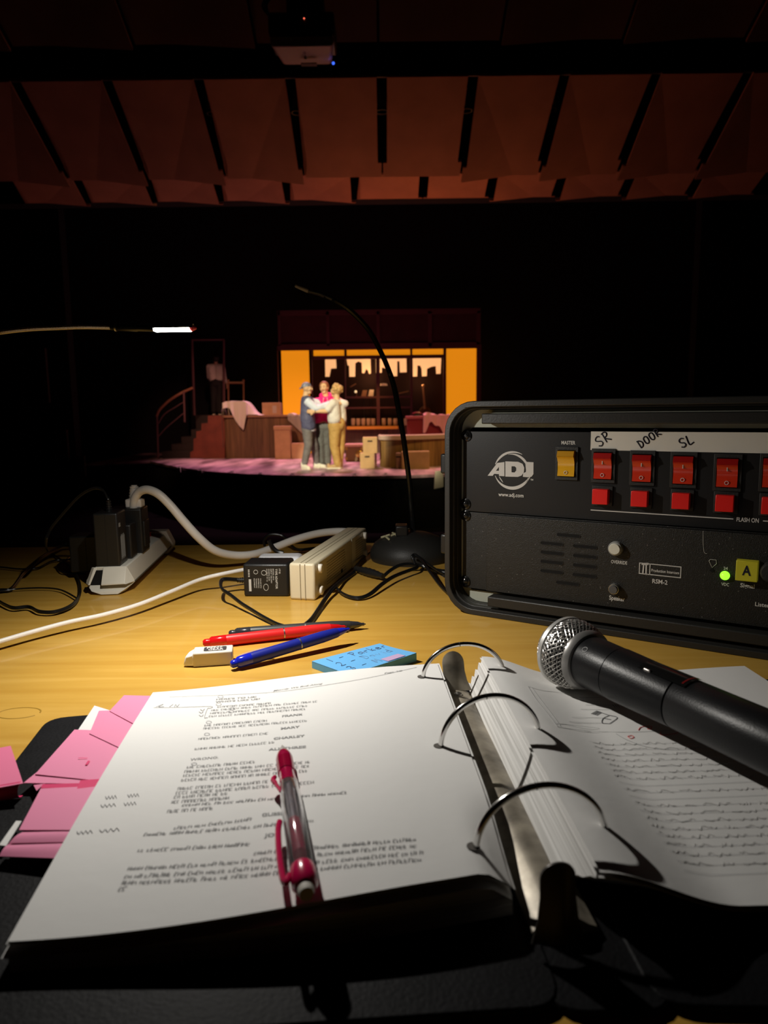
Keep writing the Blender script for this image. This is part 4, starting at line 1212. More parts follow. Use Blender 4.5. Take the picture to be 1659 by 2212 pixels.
# ================================================================== RING BINDER AND PAGES
def smooth01(t): t = min(max(t, 0), 1); return t * t * (3 - 2 * t)
PITCHY = .108
# spine line (left page edge side) runs x = xs(y)
def xs(y): return .0565 + (.42 - y) * .065
def leftx(y): return -.181 + (.526 - y) * .105
TLc, TRc = G(330, 1496, .014), G(945, 1431, .024)
BLc, BRc = G(16, 2034, .014), G(1106, 1880, .022)
def zl(u, v):
    """height of the left page"""
    return .014 + .009 * smooth01(u * 1.2) + .0025 * math.sin(math.pi * v) * (1 - u) - .010 * smooth01((u - .93) / .09) * smooth01((v - .72) / .28)
def LPg(u, v, dz=0):
    a = TLc.lerp(TRc, u); b = BLc.lerp(BRc, u); p = a.lerp(b, v)
    bulge = math.sin(math.pi * u) * .006 * (v - .0)
    return Vector((p.x, p.y - bulge, zl(u, v) + dz))
def on_left(px, py):
    z = .02
    for _ in range(4):
        p = G(px, py, z)
        u, v = .5, .5
        for _ in range(8):
            q = LPg(u, v); e = p - q
            du = LPg(u + .01, v) - q; dv = LPg(u, v + .01) - q
            det = du.x * dv.y - du.y * dv.x
            u += .01 * (e.x * dv.y - e.y * dv.x) / det; v += .01 * (du.x * e.y - du.y * e.x) / det
        z = zl(min(max(u, 0), 1), min(max(v, 0), 1))
    return u, v
stackL = thing('script_pages', 'left stack of printed white script pages lying open in the binder', 'paper stack', tuple(up(LPg(.5, .5), .004)))
obj('top_page', MB().grid(lambda u, v: LPg(u, v), 40, 30, .00025), PAPER, stackL)
# second and third sheets peeking out
obj('loose_sheet', MB().grid(lambda u, v: LPg(u * 1.01 - .002, v * 1.012 - .010, -.0008), 24, 16, .00025), PAPER, stackL)
obj('loose_sheet', MB().grid(lambda u, v: LPg(u * 1.0 - .004, v * 1.022 - .004, -.0020 - .0015 * v), 24, 16, .00025), PAPER, stackL)
# the block of sheets under them
m = MB(); NU, NV = 24, 16
def blockp(u, v, top):
    p = LPg(u, v * 1.005, -.0036)
    if not top:
        p = LPg(.012 + u * .985, v * 1.02, 0); p.z = .0045
    return p
vs, fs = [], []
for top in (0, 1):
    for j in range(NV + 1):
        for i in range(NU + 1): vs.append(blockp(i / NU, j / NV, top))
W_ = NU + 1; K_ = W_ * (NV + 1)
for j in range(NV):
    for i in range(NU):
        a = j * W_ + i
        fs += [(a, a + 1, a + W_ + 1, a + W_), (a + K_, a + K_ + W_, a + K_ + W_ + 1, a + K_ + 1)]
for j in range(NV):
    for a in (j * W_, j * W_ + NU): fs.append((a, a + W_, a + W_ + K_, a + K_))
for i in range(NU):
    for a in (i, NV * W_ + i): fs.append((a, a + 1, a + 1 + K_, a + K_))
m.add(vs, fs)
obj('page_block', m, EDGE, stackL)
# printed text
def page_text(m, s, x0, y0, x1, y1, h, bold=.0, shear=0, squig=False, seed=0):
    u0, v0 = on_left(x0, y0); u1, v1 = on_left(x1, y1)
    Wp = (LPg(1, .5) - LPg(0, .5)).length; Hp = (LPg(.5, 1) - LPg(.5, 0)).length
    Lm = math.hypot((u1 - u0) * Wp, (v1 - v0) * Hp)
    def f(x, y):
        s_ = x / Lm
        return LPg(u0 + (u1 - u0) * s_, v0 + (v1 - v0) * s_ - y / Hp, .0003)
    if not squig:
        put_text(m, s, f, width=Lm, size=h / .69, bold=bold, shear=shear)
    else:
        # illegible print: rows of small letter-like marks grouped as words
        rnd = random.Random(seed); x = 0
        while x < Lm - .002:
            for _ in range(rnd.randint(2, 8)):
                if x > Lm - .001: break
                w = rnd.uniform(.0008, .0016); hh = h * rnd.choice((.65, .65, .95, 1)) if shear else h
                a_ = rnd.choice((0, 1, 2, 3)); tk = .00042
                sk = .25 * hh if shear else 0
                def bar(xa, ya, xb, yb):
                    dx, dy = xb - xa, yb - ya; l = math.hypot(dx, dy) or 1; nx, ny = -dy / l * tk / 2, dx / l * tk / 2
                    m.add([f(xa + nx, ya + ny), f(xb + nx, yb + ny), f(xb - nx, yb - ny), f(xa - nx, ya - ny)], [(0, 1, 2, 3)])
                bar(x, 0, x + sk, hh)
                if a_ == 0: bar(x, hh * .5, x + w, hh * .5); bar(x + w, 0, x + w + sk, hh)
                elif a_ == 1: bar(x, 0, x + w, 0); bar(x + sk, hh, x + w + sk, hh)
                elif a_ == 2: bar(x + w, 0, x + w + sk, hh); bar(x, hh, x + w, hh)
                else: bar(x, 0, x + w, 0); bar(x, hh * .55, x + w, hh * .5)
                x += w + .0006
            x += .0012
m = MB()
CR = lambda cx, cy: (300 + cx / 3.77, 1440 + cy / 3.77)
CAPH = .0027
page_text(m, 'Merrily We Roll Along', 590, 1494, 697, 1478, .0023, .01, .35)
page_text(m, 'Page 3/8', 830, 1456, 869, 1450, .0022, .01, .3)
for s, a, b_, bold in (("HERE'S TO US!", (628, 275), (955, 253), .018), ("WHO'S LIKE US?", (620, 296), (985, 270), .018), ('FRANK', (1165, 412), (1335, 396), .03), ('MARY', (1155, 514), (1310, 497), .03),
        ('CHARLEY', (1095, 597), (1350, 572), .03), ('ALL THREE', (1055, 686), (1360, 662), .03), ('WRONG.', (415, 768), (648, 748), .006), ('GUSSIE', (1000, 1222), (1200, 1206), .02)):
    page_text(m, s, *CR(*a), *CR(*b_), CAPH, bold)
page_text(m, 'JOE', 570, 1809, 603, 1806, CAPH, .02)
sq = [((640, 336), (1070, 305)), ((590, 363), (1450, 290)), ((580, 388), (1385, 325)), ((570, 413), (1360, 352)), ((535, 487), (1040, 447)), ((525, 512), (1370, 448)), ((485, 597), (1055, 551)), ((455, 680), (1130, 620)),
      ((390, 830), (990, 780)), ((370, 865), (1395, 786)), ((360, 897), (1390, 820)), ((345, 935), (1390, 856)), ((315, 1005), (1055, 946)), ((300, 1040), (1470, 948)), ((285, 1075), (720, 1042)), ((265, 1115), (750, 1078)), ((230, 1192), (610, 1164))]
for i, (a, b_) in enumerate(sq): page_text(m, '', *CR(*a), *CR(*b_), CAPH * .92, squig=True, seed=i)
for i, (a, b_) in enumerate((((393, 1742), (757, 1714)), ((375, 1792), (547, 1772)), ((310, 1806), (678, 1776)), ((297, 1840), (545, 1826)), ((548, 1847), (905, 1816)), ((275, 1880), (905, 1830)), ((268, 1897), (918, 1845)), ((262, 1911), (918, 1860)), ((255, 1925), (277, 1923)))):
    page_text(m, '', *a, *b_, .0024, shear=1, squig=True, seed=40 + i)
obj('printed_text', m, INK, stackL, smooth=False)
m = MB()
def lline(m, pts, r=.00022):
    P = []
    for x, y in pts:
        u, v = on_left(x, y); P.append(LPg(u, v, .0003))
    m.tube(P if len(P) == 2 else catmull(P, 4), r, 5, flat=.5)
lline(m, ((366, 1506), (480, 1502), (600, 1495), (700, 1481), (800, 1464), (900, 1442)), .0002)
lline(m, (CR(120, 336), CR(330, 334), CR(560, 326), CR(600, 332), CR(578, 342), CR(560, 345), CR(535, 415), CR(560, 418)))
lline(m, (CR(140, 330), CR(200, 308), CR(160, 332), CR(205, 330)))
lline(m, (CR(250, 330), CR(280, 308))); lline(m, (CR(290, 330), CR(300, 310), CR(312, 328), CR(330, 308)))
for cx, cy in ((665, 248), (650, 310), (570, 455), (555, 553), (450, 795), (760, 345), (750, 368)):
    lline(m, [CR(cx + 22 * math.cos(a), cy + 10 * math.sin(a)) for a in [math.radians(40 * k) for k in range(10)]], .00018)
for cx, cy in ((520, 355), (510, 375), (510, 402)):
    lline(m, (CR(cx - 20, cy - 5), CR(cx, cy + 6), CR(cx + 15, cy - 8)))
for (x0, y0, x1) in ((228, 1724, 252), (276, 1720, 300), (218, 1742, 250), (268, 1738, 294), (166, 1800, 200), (215, 1796, 258)):
    lline(m, [(x0 + (x1 - x0) * k / 7, y0 - (x1 - x0) * .04 * k / 7 * 2 + (3 if k % 2 else -3)) for k in range(8)], .0002)
obj('pencil_notes', m, PENCIL, stackL)

# ---- right stack
T0, T1 = G(1040, 1418, .030), G(1297, 1884, .030)
GD = (T1 - T0).normalized(); PAGEH = (T1 - T0).length
def gut(v): return T0 + (T1 - T0) * v
RX = Vector((-GD.y, GD.x, 0))
if RX.x < 0: RX = -RX
FAR = G(1600, 1445, .014) - T0; FAR.z = 0; FARd = FAR.normalized()
def zr(s, v):
    h = .030
    z = .0135 + (h - .0135) * (1 - smooth01(s / .062)) + .003 * smooth01((s - .12) / .1)
    return z
def RPg(s, v, dz=0):
    xd = FARd.lerp(RX, v).normalized()
    # the sheet curls near its lower end
    p = gut(v) + xd * s
    return Vector((p.x, p.y + .010 * math.sin(min(s / .216, 1) * math.pi) * (v) * -.4, zr(s, v) + dz))
def on_right(px, py):
    z = .016; s, v = .1, .5
    for _ in range(5):
        p = G(px, py, z)
        for _ in range(8):
            q = RPg(s, v); e = p - q
            ds = RPg(s + .001, v) - q; dv = RPg(s, v + .01) - q
            det = ds.x * dv.y - ds.y * dv.x
            s += .001 * (e.x * dv.y - e.y * dv.x) / det; v += .01 * (ds.x * e.y - ds.y * e.x) / det
        z = zr(min(max(s, 0), .216), v)
    return s, v
stackR = thing('note_pages', 'right stack of white pages with pencil stage plan and ruled lines', 'paper stack', tuple(up(RPg(.1, .5), .004)))
PW = .214
obj('top_page', MB().grid(lambda u, v: RPg(u * PW, v), 50, 30, .00025), PAPER, stackR)
obj('loose_sheet', MB().grid(lambda u, v: RPg(u * PW - .001, v * 1.01 - .004, -.0014), 30, 16, .00025), PAPER, stackR)
# page block: the left side shows as a slanting fan of sheet edges
Bl0, Bl1 = G(1014, 1492, .008), G(1186, 1884, .008)
m = MB(); vs, fs = [], []
NU, NV, NL = 24, 14, 12
def layer(k, u, v):
    t_ = k / NL       # 0 = bottom, 1 = just under the top page
    top = RPg(u * PW, v, -.0022)
    botl = Bl0 + (Bl1 - Bl0) * (v * 1.02 - .01)
    left = botl.lerp(up(gut(v), .0275), t_) 
    left.z = .008 + (.0275 - .008) * t_
    far = RPg(PW * (1 - .02 * (1 - t_)), v, 0)
    zz = .0045 + (top.z - .0045) * t_
    x = left.lerp(far, u)
    if u == 0: return left + Vector((0, (.004 * math.sin(k * 2.1) + .006 * (1 - t_)) * (1 if v < .01 else .2), 0))
    z_edge = left.z if u < .001 else zz
    w = smooth01(u * 6)
    return Vector((x.x, x.y, left.z * (1 - w) + min(zz, left.z + .02) * w if t_ < 1 else top.z))
for k in range(NL + 1):
    for j in range(NV + 1):
        for i in range(NU + 1): vs.append(layer(k, i / NU, j / NV))
W_ = NU + 1; K_ = W_ * (NV + 1)
for k in (0, NL):
    for j in range(NV):
        for i in range(NU):
            a = k * K_ + j * W_ + i; fs.append((a, a + 1, a + W_ + 1, a + W_))
for k in range(NL):
    for j in range(NV):
        for a in (k * K_ + j * W_, k * K_ + j * W_ + NU): fs.append((a, a + W_, a + W_ + K_, a + K_))
    for i in range(NU):
        for a in (k * K_ + i, k * K_ + NV * W_ + i): fs.append((a, a + 1, a + 1 + K_, a + K_))
m.add(vs, fs)
obj('page_block', m, EDGE, stackR)
# pencil drawing and ruled lines
def rline(m, pts, r=.00020, raw=False):
    P = []
    for x, y in pts:
        s, v = on_right(x, y); P.append(RPg(s, v, .0003))
    m.tube(P if len(P) == 2 else catmull(P, 4), r, 5, flat=.5)
CQ = lambda cx, cy: (1140 + cx / 3.197, 1320 + cy / 3.197)
m = MB(); THIN = .00016
for L_ in (((0, 522), (90, 548), (200, 562), (380, 578)), ((0, 522), (60, 615), (140, 715), (205, 800)), ((25, 528), (90, 615), (185, 740), (225, 796)), ((205, 800), (330, 822), (520, 836), (700, 838), (1000, 826)), ((190, 778), (300, 790), (495, 812)),
           ((355, 603), (500, 598)), ((400, 650), (590, 652), (690, 645)), ((365, 680), (560, 682), (700, 665)), ((305, 735), (430, 738), (520, 742)), ((285, 765), (400, 775), (510, 775)),
           ((390, 830), (440, 840)), ((610, 850), (680, 890), (800, 935), (950, 958), (1100, 958), (1210, 938))):
    rline(m, [CQ(*p) for p in L_], THIN)
obj('stage_plan_drawing', m, M('light_pencil', (.42, .42, .42), .8), stackR)
m = MB()
for L_ in (((565, 722), (618, 738), (568, 778)), ((565, 722), (525, 740), (512, 760), (514, 777)), ((514, 777), (568, 780)), ((520, 742), (575, 752)), ((438, 712), (475, 692)), ((450, 715), (487, 694)), ((462, 718), (500, 697)), ((475, 722), (510, 702)), ((475, 692), (560, 722)), ((585, 650), (605, 668)), ((600, 648), (620, 668)), ((615, 648), (635, 668))):
    rline(m, [CQ(*p) for p in L_], .00026)
obj('dark_pencil_marks', m, M('dark_pencil', (.12, .12, .13), .8), stackR)
m = MB()
for L_ in (((765, 825), (780, 805), (820, 798), (855, 800), (850, 818), (825, 815)), ((918, 838), (925, 858), (1020, 848), (1035, 838)), ((690, 868), (715, 862), (733, 872), (712, 882), (690, 868))):
    rline(m, [CQ(*p) for p in L_], .00030)
obj('red_marks', m, REDINK, stackR)
m = MB()
for k in range(19):
    v = .455 + .0262 * k
    m.tube([RPg(.045 + .16 * i / 20, v - .004 * math.sin(i / 20 * 3), .0003) for i in range(21)], .00014, 4, flat=.5)
obj('ruled_lines', m, M('ruled_grey', (.58, .58, .61), .8), stackR)
m = MB(); rnd = random.Random(5)
for k in range(18):
    v = .450 + .0262 * k
    if k in (7, 9): continue
    s = .045 + rnd.uniform(0, .004); e = rnd.choice((.09, .12, .14, .13))
    while s < .045 + e:
        w = rnd.uniform(.006, .016)
        pts = [RPg(s + w * i / 8, v + rnd.uniform(-.005, .006), .0003) for i in range(9)]
        m.tube(catmull(pts, 3), .00014, 4); s += w + .004
obj('pencil_handwriting', m, M('soft_pencil', (.64, .63, .61), .85), stackR)

# ---- the binder itself
bin_ = thing('ring_binder', 'open black binder with three large metal rings under the page stacks', 'binder', tuple(up(gut(.5), 0)))
VINYL = M('black_vinyl', (.006, .006, .007), .6, spec=.12, bump=.3, bscale=500, var=.3, vscale=40)
def blend(a, b_, t_): return a.lerp(b_, t_)
c0, c1 = G(150, 1549, .002), G(-60, 1790, .002)
spd = GD
coverL = [up(Vector((-.238, .520, 0)), .0002), up(Vector((.040, .552, 0)), .0002), up(Vector((.062, .238, 0)), .0002), up(Vector((-.205, .222, 0)), .0002)]
m = MB()
def cover(quad, h, name):
    cs = [Vector(p) for p in quad]; n = 4; ring_ = []
    for i in range(4):
        p, a_, b_ = cs[i], cs[i - 1], cs[(i + 1) % 4]
        for k in range(6):
            t_ = k / 5; da = (a_ - p).normalized() * .014; db = (b_ - p).normalized() * .014
            ring_.append(p + da * (1 - t_) ** 2 + db * t_ ** 2)
    mm = MB(); N = len(ring_)
    mm.add([up(p, .0003) for p in ring_] + [up(p, h) for p in ring_], [tuple(range(N))[::-1], tuple(range(N, 2 * N))] + [(i, (i + 1) % N, N + (i + 1) % N, N + i) for i in range(N)])
    return obj(name, mm, VINYL, bin_, bevel=.0012)
cover([(-.249, .496, 0), (.045, .552, 0), (.066, .236, 0), (-.212, .218, 0)], .0036, 'cover')
cover([(.083, .552, 0), (.36, .555, 0), (.36, .225, 0), (.100, .236, 0)], .0036, 'cover')
cover([(.040, .5515, 0), (.090, .5515, 0), (.108, .234, 0), (.060, .234, 0)], .0030, 'spine')
# metal spine plate with raised middle
PLM = M('gunmetal_plate', (.30, .265, .21), .42, .35, bump=.2, bscale=60, var=.5, vscale=60)
Q0, Q1 = G(985, 1500, .008), G(1222, 2000, .008)
ad_ = (Q1 - Q0).normalized(); an_ = Vector((-ad_.y, ad_.x, 0))
if an_.x < 0: an_ = -an_
Q0 = Q0 - ad_ * .004; 
PLn = (Q1 - Q0).length
m = MB(); secp = [(-.0145, .0035), (-.0145, .0060), (-.0105, .0075), (-.006, .0105), (0, .0116), (.006, .0105), (.0105, .0075), (.0145, .0060), (.0145, .0035)]
N = len(secp)
m.add([up(Q0 + an_ * w, h) for w, h in secp] + [up(Q1 + an_ * w, h) for w, h in secp], [tuple(range(N))[::-1], tuple(range(N, 2 * N))] + [(i, (i + 1) % N, N + (i + 1) % N, N + i) for i in range(N)])
obj('spine_plate', m, PLM, bin_, bevel=.0006)
def lever(p, up_dir, name='opening_lever', h=.030, w=.0085, mat=None):
    """rounded metal tab standing at the end of the spine plate"""
    mm = MB(); p = Vector(p)
    out = []
    nrm = Vector((up_dir.x, up_dir.y, up_dir.z)).normalized()
    for side in (0, 1):
        pass
    prof_ = [(-w * 1.5, 0), (-w * 1.15, h * .25), (-w, h * .5), (-w, h * .72)] + [(-w * math.cos(a), h * .72 + w * math.sin(a) * 1.0) for a in [math.pi * k / 10 for k in range(1, 10)]] + [(w, h * .72), (w, h * .5), (w * 1.15, h * .25), (w * 1.5, 0)]
    th = nrm.cross(an_).normalized()
    def fn(x, y, t_):
        bow = .0035 * (1 - (x / w) ** 2 if abs(x) < w else 0)
        return p + an_ * x + nrm * y + th * (t_ - .0006 - bow * .6)
    # subdivide across by building strips
    nst = 10; vsx = []
    import bisect
    lo = [q for q in prof_]
    ys = [0, h * .25, h * .5, h * .72] + [h * .72 + w * math.sin(math.pi / 2 * k / 6) for k in range(1, 7)]
    def halfw(y):
        if y <= h * .25: return w * 1.5 + (w * 1.15 - w * 1.5) * y / (h * .25)
        if y <= h * .5: return w * 1.15 + (w - w * 1.15) * (y - h * .25) / (h * .25)
        if y <= h * .72: return w
        return max(.0004, math.sqrt(max(w * w - (y - h * .72) ** 2, 0)))
    g = MB()
    V = []; Fc = []
    for s_ in (0, .0012):
        for y in ys:
            for i in range(nst + 1):
                x = halfw(y) * (-1 + 2 * i / nst)
                V.append(fn(x, y, s_))
    W2 = nst + 1; K2 = W2 * len(ys)
    for j in range(len(ys) - 1):
        for i in range(nst):
            a = j * W2 + i
            Fc += [(a, a + 1, a + W2 + 1, a + W2), (a + K2, a + K2 + W2, a + K2 + W2 + 1, a + K2 + 1)]
        for a in (j * W2, j * W2 + nst): Fc.append((a, a + W2, a + W2 + K2, a + K2))
    for a0 in (0, (len(ys) - 1) * W2):
        for i in range(nst): Fc.append((a0 + i, a0 + i + 1, a0 + i + 1 + K2, a0 + i + K2))
    g.add(V, Fc)
    return obj(name, g, mat or PLM, bin_, smooth=50)
lt = D(984, 1424, 0.522)
lever(up(Q0 + ad_ * .002, .010), Vector((-.05, .55, 1)))
lever(up(G(1206, 2025, .010), .008), Vector((.0, .12, 1)), h=.037, w=.0075, mat=M('shaded_lever', (.06, .055, .05), .35, .5))  # darker copy of the lever metal paints its shaded back
obj('lever_rivet', MB().lathe([(.003, 0), (.003, .001), (.001, .002)], up(Q0 + ad_ * .012, .0112), (0, 0, 1), 14), STEEL, bin_)
# three rings: left and right feet taken where the pages are pierced
for k, (l, r, apx) in enumerate((((914, 1464), (1087, 1459), (1000, 1391)), ((952, 1614), (1165, 1599), (1060, 1503)), ((1028, 1832), (1308, 1814), (1160, 1697)))):
    a = G(l[0], l[1], .0225); b_ = G(r[0], r[1], .0205)
    c_ = (a + b_) / 2; R_ = (b_ - a).length / 2; dx = (b_ - a).normalized(); dx.z = 0; dx.normalize()
    top = D(apx[0], apx[1], c_.y).z
    hz = top - c_.z
    pts = []
    for i in range(49):
        w = math.radians(-38 + 256 * i / 48)
        pts.append(Vector((c_.x, c_.y, c_.z)) + dx * math.cos(w) * R_ * (1.0 if math.sin(w) > 0 else 1.0) + Vector((0, 0, math.sin(w) * (hz if math.sin(w) > 0 else R_ * .55))))
    rg = obj('ring', MB().tube(pts, .0017, 12), CHROME, bin_)
    i = 25
    obj('ring_joint', MB().tube([pts[i], pts[i] + (pts[i + 1] - pts[i]).normalized() * .0006], .00178, 12), M('joint_dark', (.1, .1, .1), .4, .8), rg)
    # dark discs painted as the shade in the punched holes
    hl = obj('punched_hole_shade', MB().lathe([(.0032, 0), (.0032, .0002)], up(a, zl(.93, .5) + .0003) if False else a + Vector((-.0012, 0, .0009)), (0, 0, 1), 16), M('hole_shadow_paper', (.10, .09, .08), .9), stackL)

# ---- pink sticky notes fanned out from the left stack
PINK = M('pink_note', (.82, .25, .42), .65); PINK_SHADE = M('deep_pink_and_shade', (.80, .03, .16), .6)  # the deep pink also paints the shadowed bands between notes
CP_ = lambda cx, cy: (cx / 4.608, 1480 + cy / 4.608)
def note(label, quad, zs_, mat=PINK, curl=0, name='sticky_note', nu=10):
    """quad in photo pixels: far-left, far-right, near-right, near-left, with a height for each"""
    P = [G(*CP_(*q), z) for q, z in zip(quad, zs_)]
    def f(u, v):
        p = P[0].lerp(P[1], u).lerp(P[3].lerp(P[2], u), v)
        return p + Vector((0, 0, curl * math.sin(math.pi * v)))
    o = obj(name, MB().grid(f, nu, nu, .0004), mat)
    return tag(o, label, 'sticky note', 'pink sticky notes along the page edge')
note('pink sticky note highest up along the page edge, nearest the table back', [(1235, 100), (1560, 108), (1400, 420), (1090, 256)], (.0115, .0125, .0125, .0115))
note('pink sticky note with a stepped corner, just below the topmost one', [(985, 254), (1500, 240), (1230, 640), (890, 480)], (.0108, .0118, .0118, .0108))
o = note('white paper tab sticking out between two pink notes', [(940, 203), (1130, 262), (930, 500), (775, 448)], (.0095, .0100, .0100, .0095), PAPER, name='paper_tab')
o['category'] = 'paper tab'; del o['group']
note('large pink sticky note carrying a small red dash', [(742, 442), (1320, 460), (1080, 960), (350, 885)], (.0098, .0112, .0112, .0100))
note('pink sticky note whose pointed corner reaches over the binder cover', [(360, 870), (1120, 860), (1010, 985), (235, 972)], (.0092, .0106, .0106, .0092))
note('pink sticky note lowest tip hanging over the black cover', [(300, 930), (560, 900), (420, 1000), (365, 1052)], (.0084, .0096, .0096, .0086))
note('narrow deep pink strip painted as shade between notes, beside the page', [(800, 945), (1050, 930), (985, 1004), (765, 1032)], (.0124, .0134, .0124, .0118), PINK_SHADE)
note('thin deep pink strip painted as shade, left of the narrow one', [(425, 985), (800, 975), (770, 1018), (405, 1025)], (.0112, .0122, .0116, .0108), PINK_SHADE)
note('plain pink sticky note below the deep pink shade strips', [(405, 1030), (1010, 1000), (740, 1440), (190, 1440)], (.0108, .0124, .0130, .0112))
note('pink sticky note with a curved upper edge in the lower group', [(235, 1460), (740, 1430), (690, 1560), (90, 1572)], (.0102, .0116, .0116, .0100), curl=.0010)
note('nearest pink sticky note, last of the lower group', [(95, 1580), (690, 1540), (560, 1722), (-10, 1702)], (.0086, .0102, .0098, .0082), curl=.0012)
o = note('small white tab under the lower pink notes at the left edge', [(160, 1350), (215, 1352), (60, 1600), (-10, 1590)], (.0076, .0080, .0080, .0076), PAPER, name='paper_tab')
o['category'] = 'paper tab'; del o['group']
# marks on the large pink note
o = MB()
a, b_ = G(*CP_(885, 755), .0112), G(*CP_(860, 795), .0111)
o.tube([a, b_], .0008, 5, flat=.3); a, b_ = G(*CP_(780, 724), .0112), G(*CP_(870, 724), .0112); o.tube([a, b_], .0003, 5, flat=.3)
big = [x for x in bpy.data.objects if x.get('label', '').startswith('large pink')][0]
obj('red_dash', o, PINK_SHADE, big)
# loose curled note at the far left, lying half over the cover
P = [G(-60, 1626, .010), G(23, 1611, .012), G(50, 1692, .014), G(-60, 1712, .012)]
def f(u, v):
    p = P[0].lerp(P[1], u).lerp(P[3].lerp(P[2], u), v)
    return p
t = thing('sticky_note', 'separate pink sticky note at the left picture edge, its near side curled under', 'sticky note', tuple(up(P[1], .004)))
obj('sheet', MB().grid(f, 8, 8, .0004), M('pink_note_warm', (.85, .20, .36), .65), t)
E0, E1 = G(-60, 1706, .012), G(45, 1688, .014)
m = MB()
def f2(u, v):
    p = E0.lerp(E1, u); w = math.pi * (v * 1.05)
    return p + Vector((0, -.0045 * math.sin(w), -.0045 * (1 - math.cos(w))))
obj('curled_edge', m.grid(f2, 8, 12, .0004), PINK_SHADE, t)

# ---- pink mechanical pencil lying on the page
u0, v0 = on_left(610, 1628); u1, v1 = on_left(664, 1972)
p0 = LPg(u0, v0, .0052); p1 = LPg(u1, v1, .0075)
pd = (p1 - p0).normalized(); PLEN = (p1 - p0).length
pk = thing('clear_pen', 'clear plastic pen with magenta grip and clip lying across the printed page', 'pen', tuple((p0 + p1) / 2 - Vector((0, 0, .006))))
at = lambda s: p0 + pd * (s * PLEN)
MAG = M('magenta_clear', (.72, .01, .10), .12, trans=.45, coat=.6); MAGS = M('magenta_solid', (.66, .005, .09), .25, coat=.4)
CLR = M('clear_plastic', (.92, .90, .92), .06, trans=.95, ior=1.45)
obj('metal_tip', MB().lathe([(.0004, 0), (.0008, .002), (.0022, .006), (.0041, .0138)], p0, pd, 20), STEEL, pk)
gp = [(.0041, 0), (.0050, .005)] 
for i in range(12):
    s_ = .007 + .0013 * i; gp += [(.0049, s_), (.0049, s_ + .0007), (.0045, s_ + .0008), (.0045, s_ + .0012)]
gp += [(.0042, .026), (.0050, .033), (.0052, .036), (.0045, .0365)]
obj('grip', MB().lathe(gp, at(0) + pd * .013, pd, 24), MAG, pk)
obj('clear_barrel', MB().lathe([(.0046, 0), (.0052, .002), (.0055, .03), (.0055, PLEN - .065), (.0050, PLEN - .0635), (.0044, PLEN - .0635), (.0047, PLEN - .066), (.0047, .03), (.0044, .002), (.0040, 0), (.0046, 0)], at(0) + pd * .047, pd, 28, cap=False), CLR, pk)
obj('inner_tube', MB().lathe([(.0022, 0), (.0026, .001), (.0026, PLEN * .42)], at(0) + pd * .030, pd, 16), M('inner_grey', (.42, .38, .42), .25, .6), pk)
obj('inner_sleeve', MB().lathe([(.0030, 0), (.0038, .002), (.0038, PLEN * .20), (.003, PLEN * .205)], at(.60), pd, 20), MAGS, pk)
obj('rear_collar', MB().lathe([(.0054, 0), (.0058, .002), (.0058, .010), (.0045, .0125)], at(.87), pd, 24), MAGS, pk)
obj('eraser_end', MB().lathe([(.0036, 0), (.0036, .004), (.0030, .006)], at(.87) + pd * .011, pd, 20), M('eraser_white', (.78, .74, .66), .6), pk)
sdv = pd.cross(Vector((0, 0, 1))).normalized()
if sdv.x > 0: sdv = -sdv
def clipp(s, o_): return at(s) + sdv * o_ + Vector((0, 0, .001))
obj('clip', MB().tube(catmull([clipp(.90, .0055), clipp(.93, .0085), clipp(.80, .0092), clipp(.66, .0085), clipp(.60, .0072)], 6), .0015, 8), MAGS, pk)
obj('side_fin', MB().tube(catmull([clipp(.40, .0045), clipp(.33, .0070), clipp(.30, .0080), clipp(.28, .0066)], 6), [.0010] * 6 + [.0014] * 6 + [.0012] * 7, 8), MAGS, pk)

# ================================================================== HAND MICROPHONE
bc = G(1237, 1412, .041)
tail = G(1668, 1606, .0415)
md = (tail - bc).normalized()
mic = thing('hand_microphone', 'black wireless hand microphone with a silver mesh head, resting on the right pages', 'microphone', tuple(up(bc, .016)))
RB = .0258
obj('head_core', MB().sphere(bc, RB * .90, 32, 20), M('foam_dark', (.02, .02, .022), .9), mic)
qm = Vector((0, 0, 1)).rotation_difference(-md)
MESHM = M('mesh_silver', (.62, .60, .57), .28, .85)
m = MB()
def sph(th, ph, r=RB): return bc + qm @ Vector((math.sin(th) * math.cos(ph) * r, math.sin(th) * math.sin(ph) * r, math.cos(th) * r))
for fam in (1, -1):
    nW = 46
    for k in range(nW):
        pts = []
        for i in range(44):
            th = .10 + (2.15 - .10) * i / 43
            ph = 2 * math.pi * k / nW + fam * .80 * math.log(math.tan(min(th, 2.6) / 2 + .02) + .12)
            wv = .00035 * math.sin(i * 1.9 + k * math.pi) * fam
            pts.append(sph(th, ph, RB + wv))
        m.tube(pts, .00042, 5, cap=False)
for i in range(16):
    th = .12 + 2.0 * i / 15
    m.tube([sph(th, 2 * math.pi * k / 40, RB - .0004) for k in range(41)], .00042, 5, cap=False)
obj('mesh_grille', m, MESHM, mic)
obj('head_band', MB().lathe([(RB * .97, -.0026), (RB * 1.03, -.0018), (RB * 1.035, .0018), (RB * .99, .0026)], bc - md * .0065, md, 48), M('band_silver', (.62, .61, .58), .35, .6), mic)
obj('neck_collar', MB().lathe([(.0190, .0125), (.0222, .0140), (.0222, .0165), (.0205, .0190), (.0185, .0195)], bc, md, 40), M('collar_grey', (.32, .31, .30), .4, .6), mic)
HB = M('mic_black', (.008, .008, .009), .36, spec=.28, bump=.1, bscale=900)
Lm = (tail - bc).length
obj('upper_handle', MB().lathe([(.0182, .0185), (.0190, .022), (.0184, .048)], bc, md, 48), HB, mic)
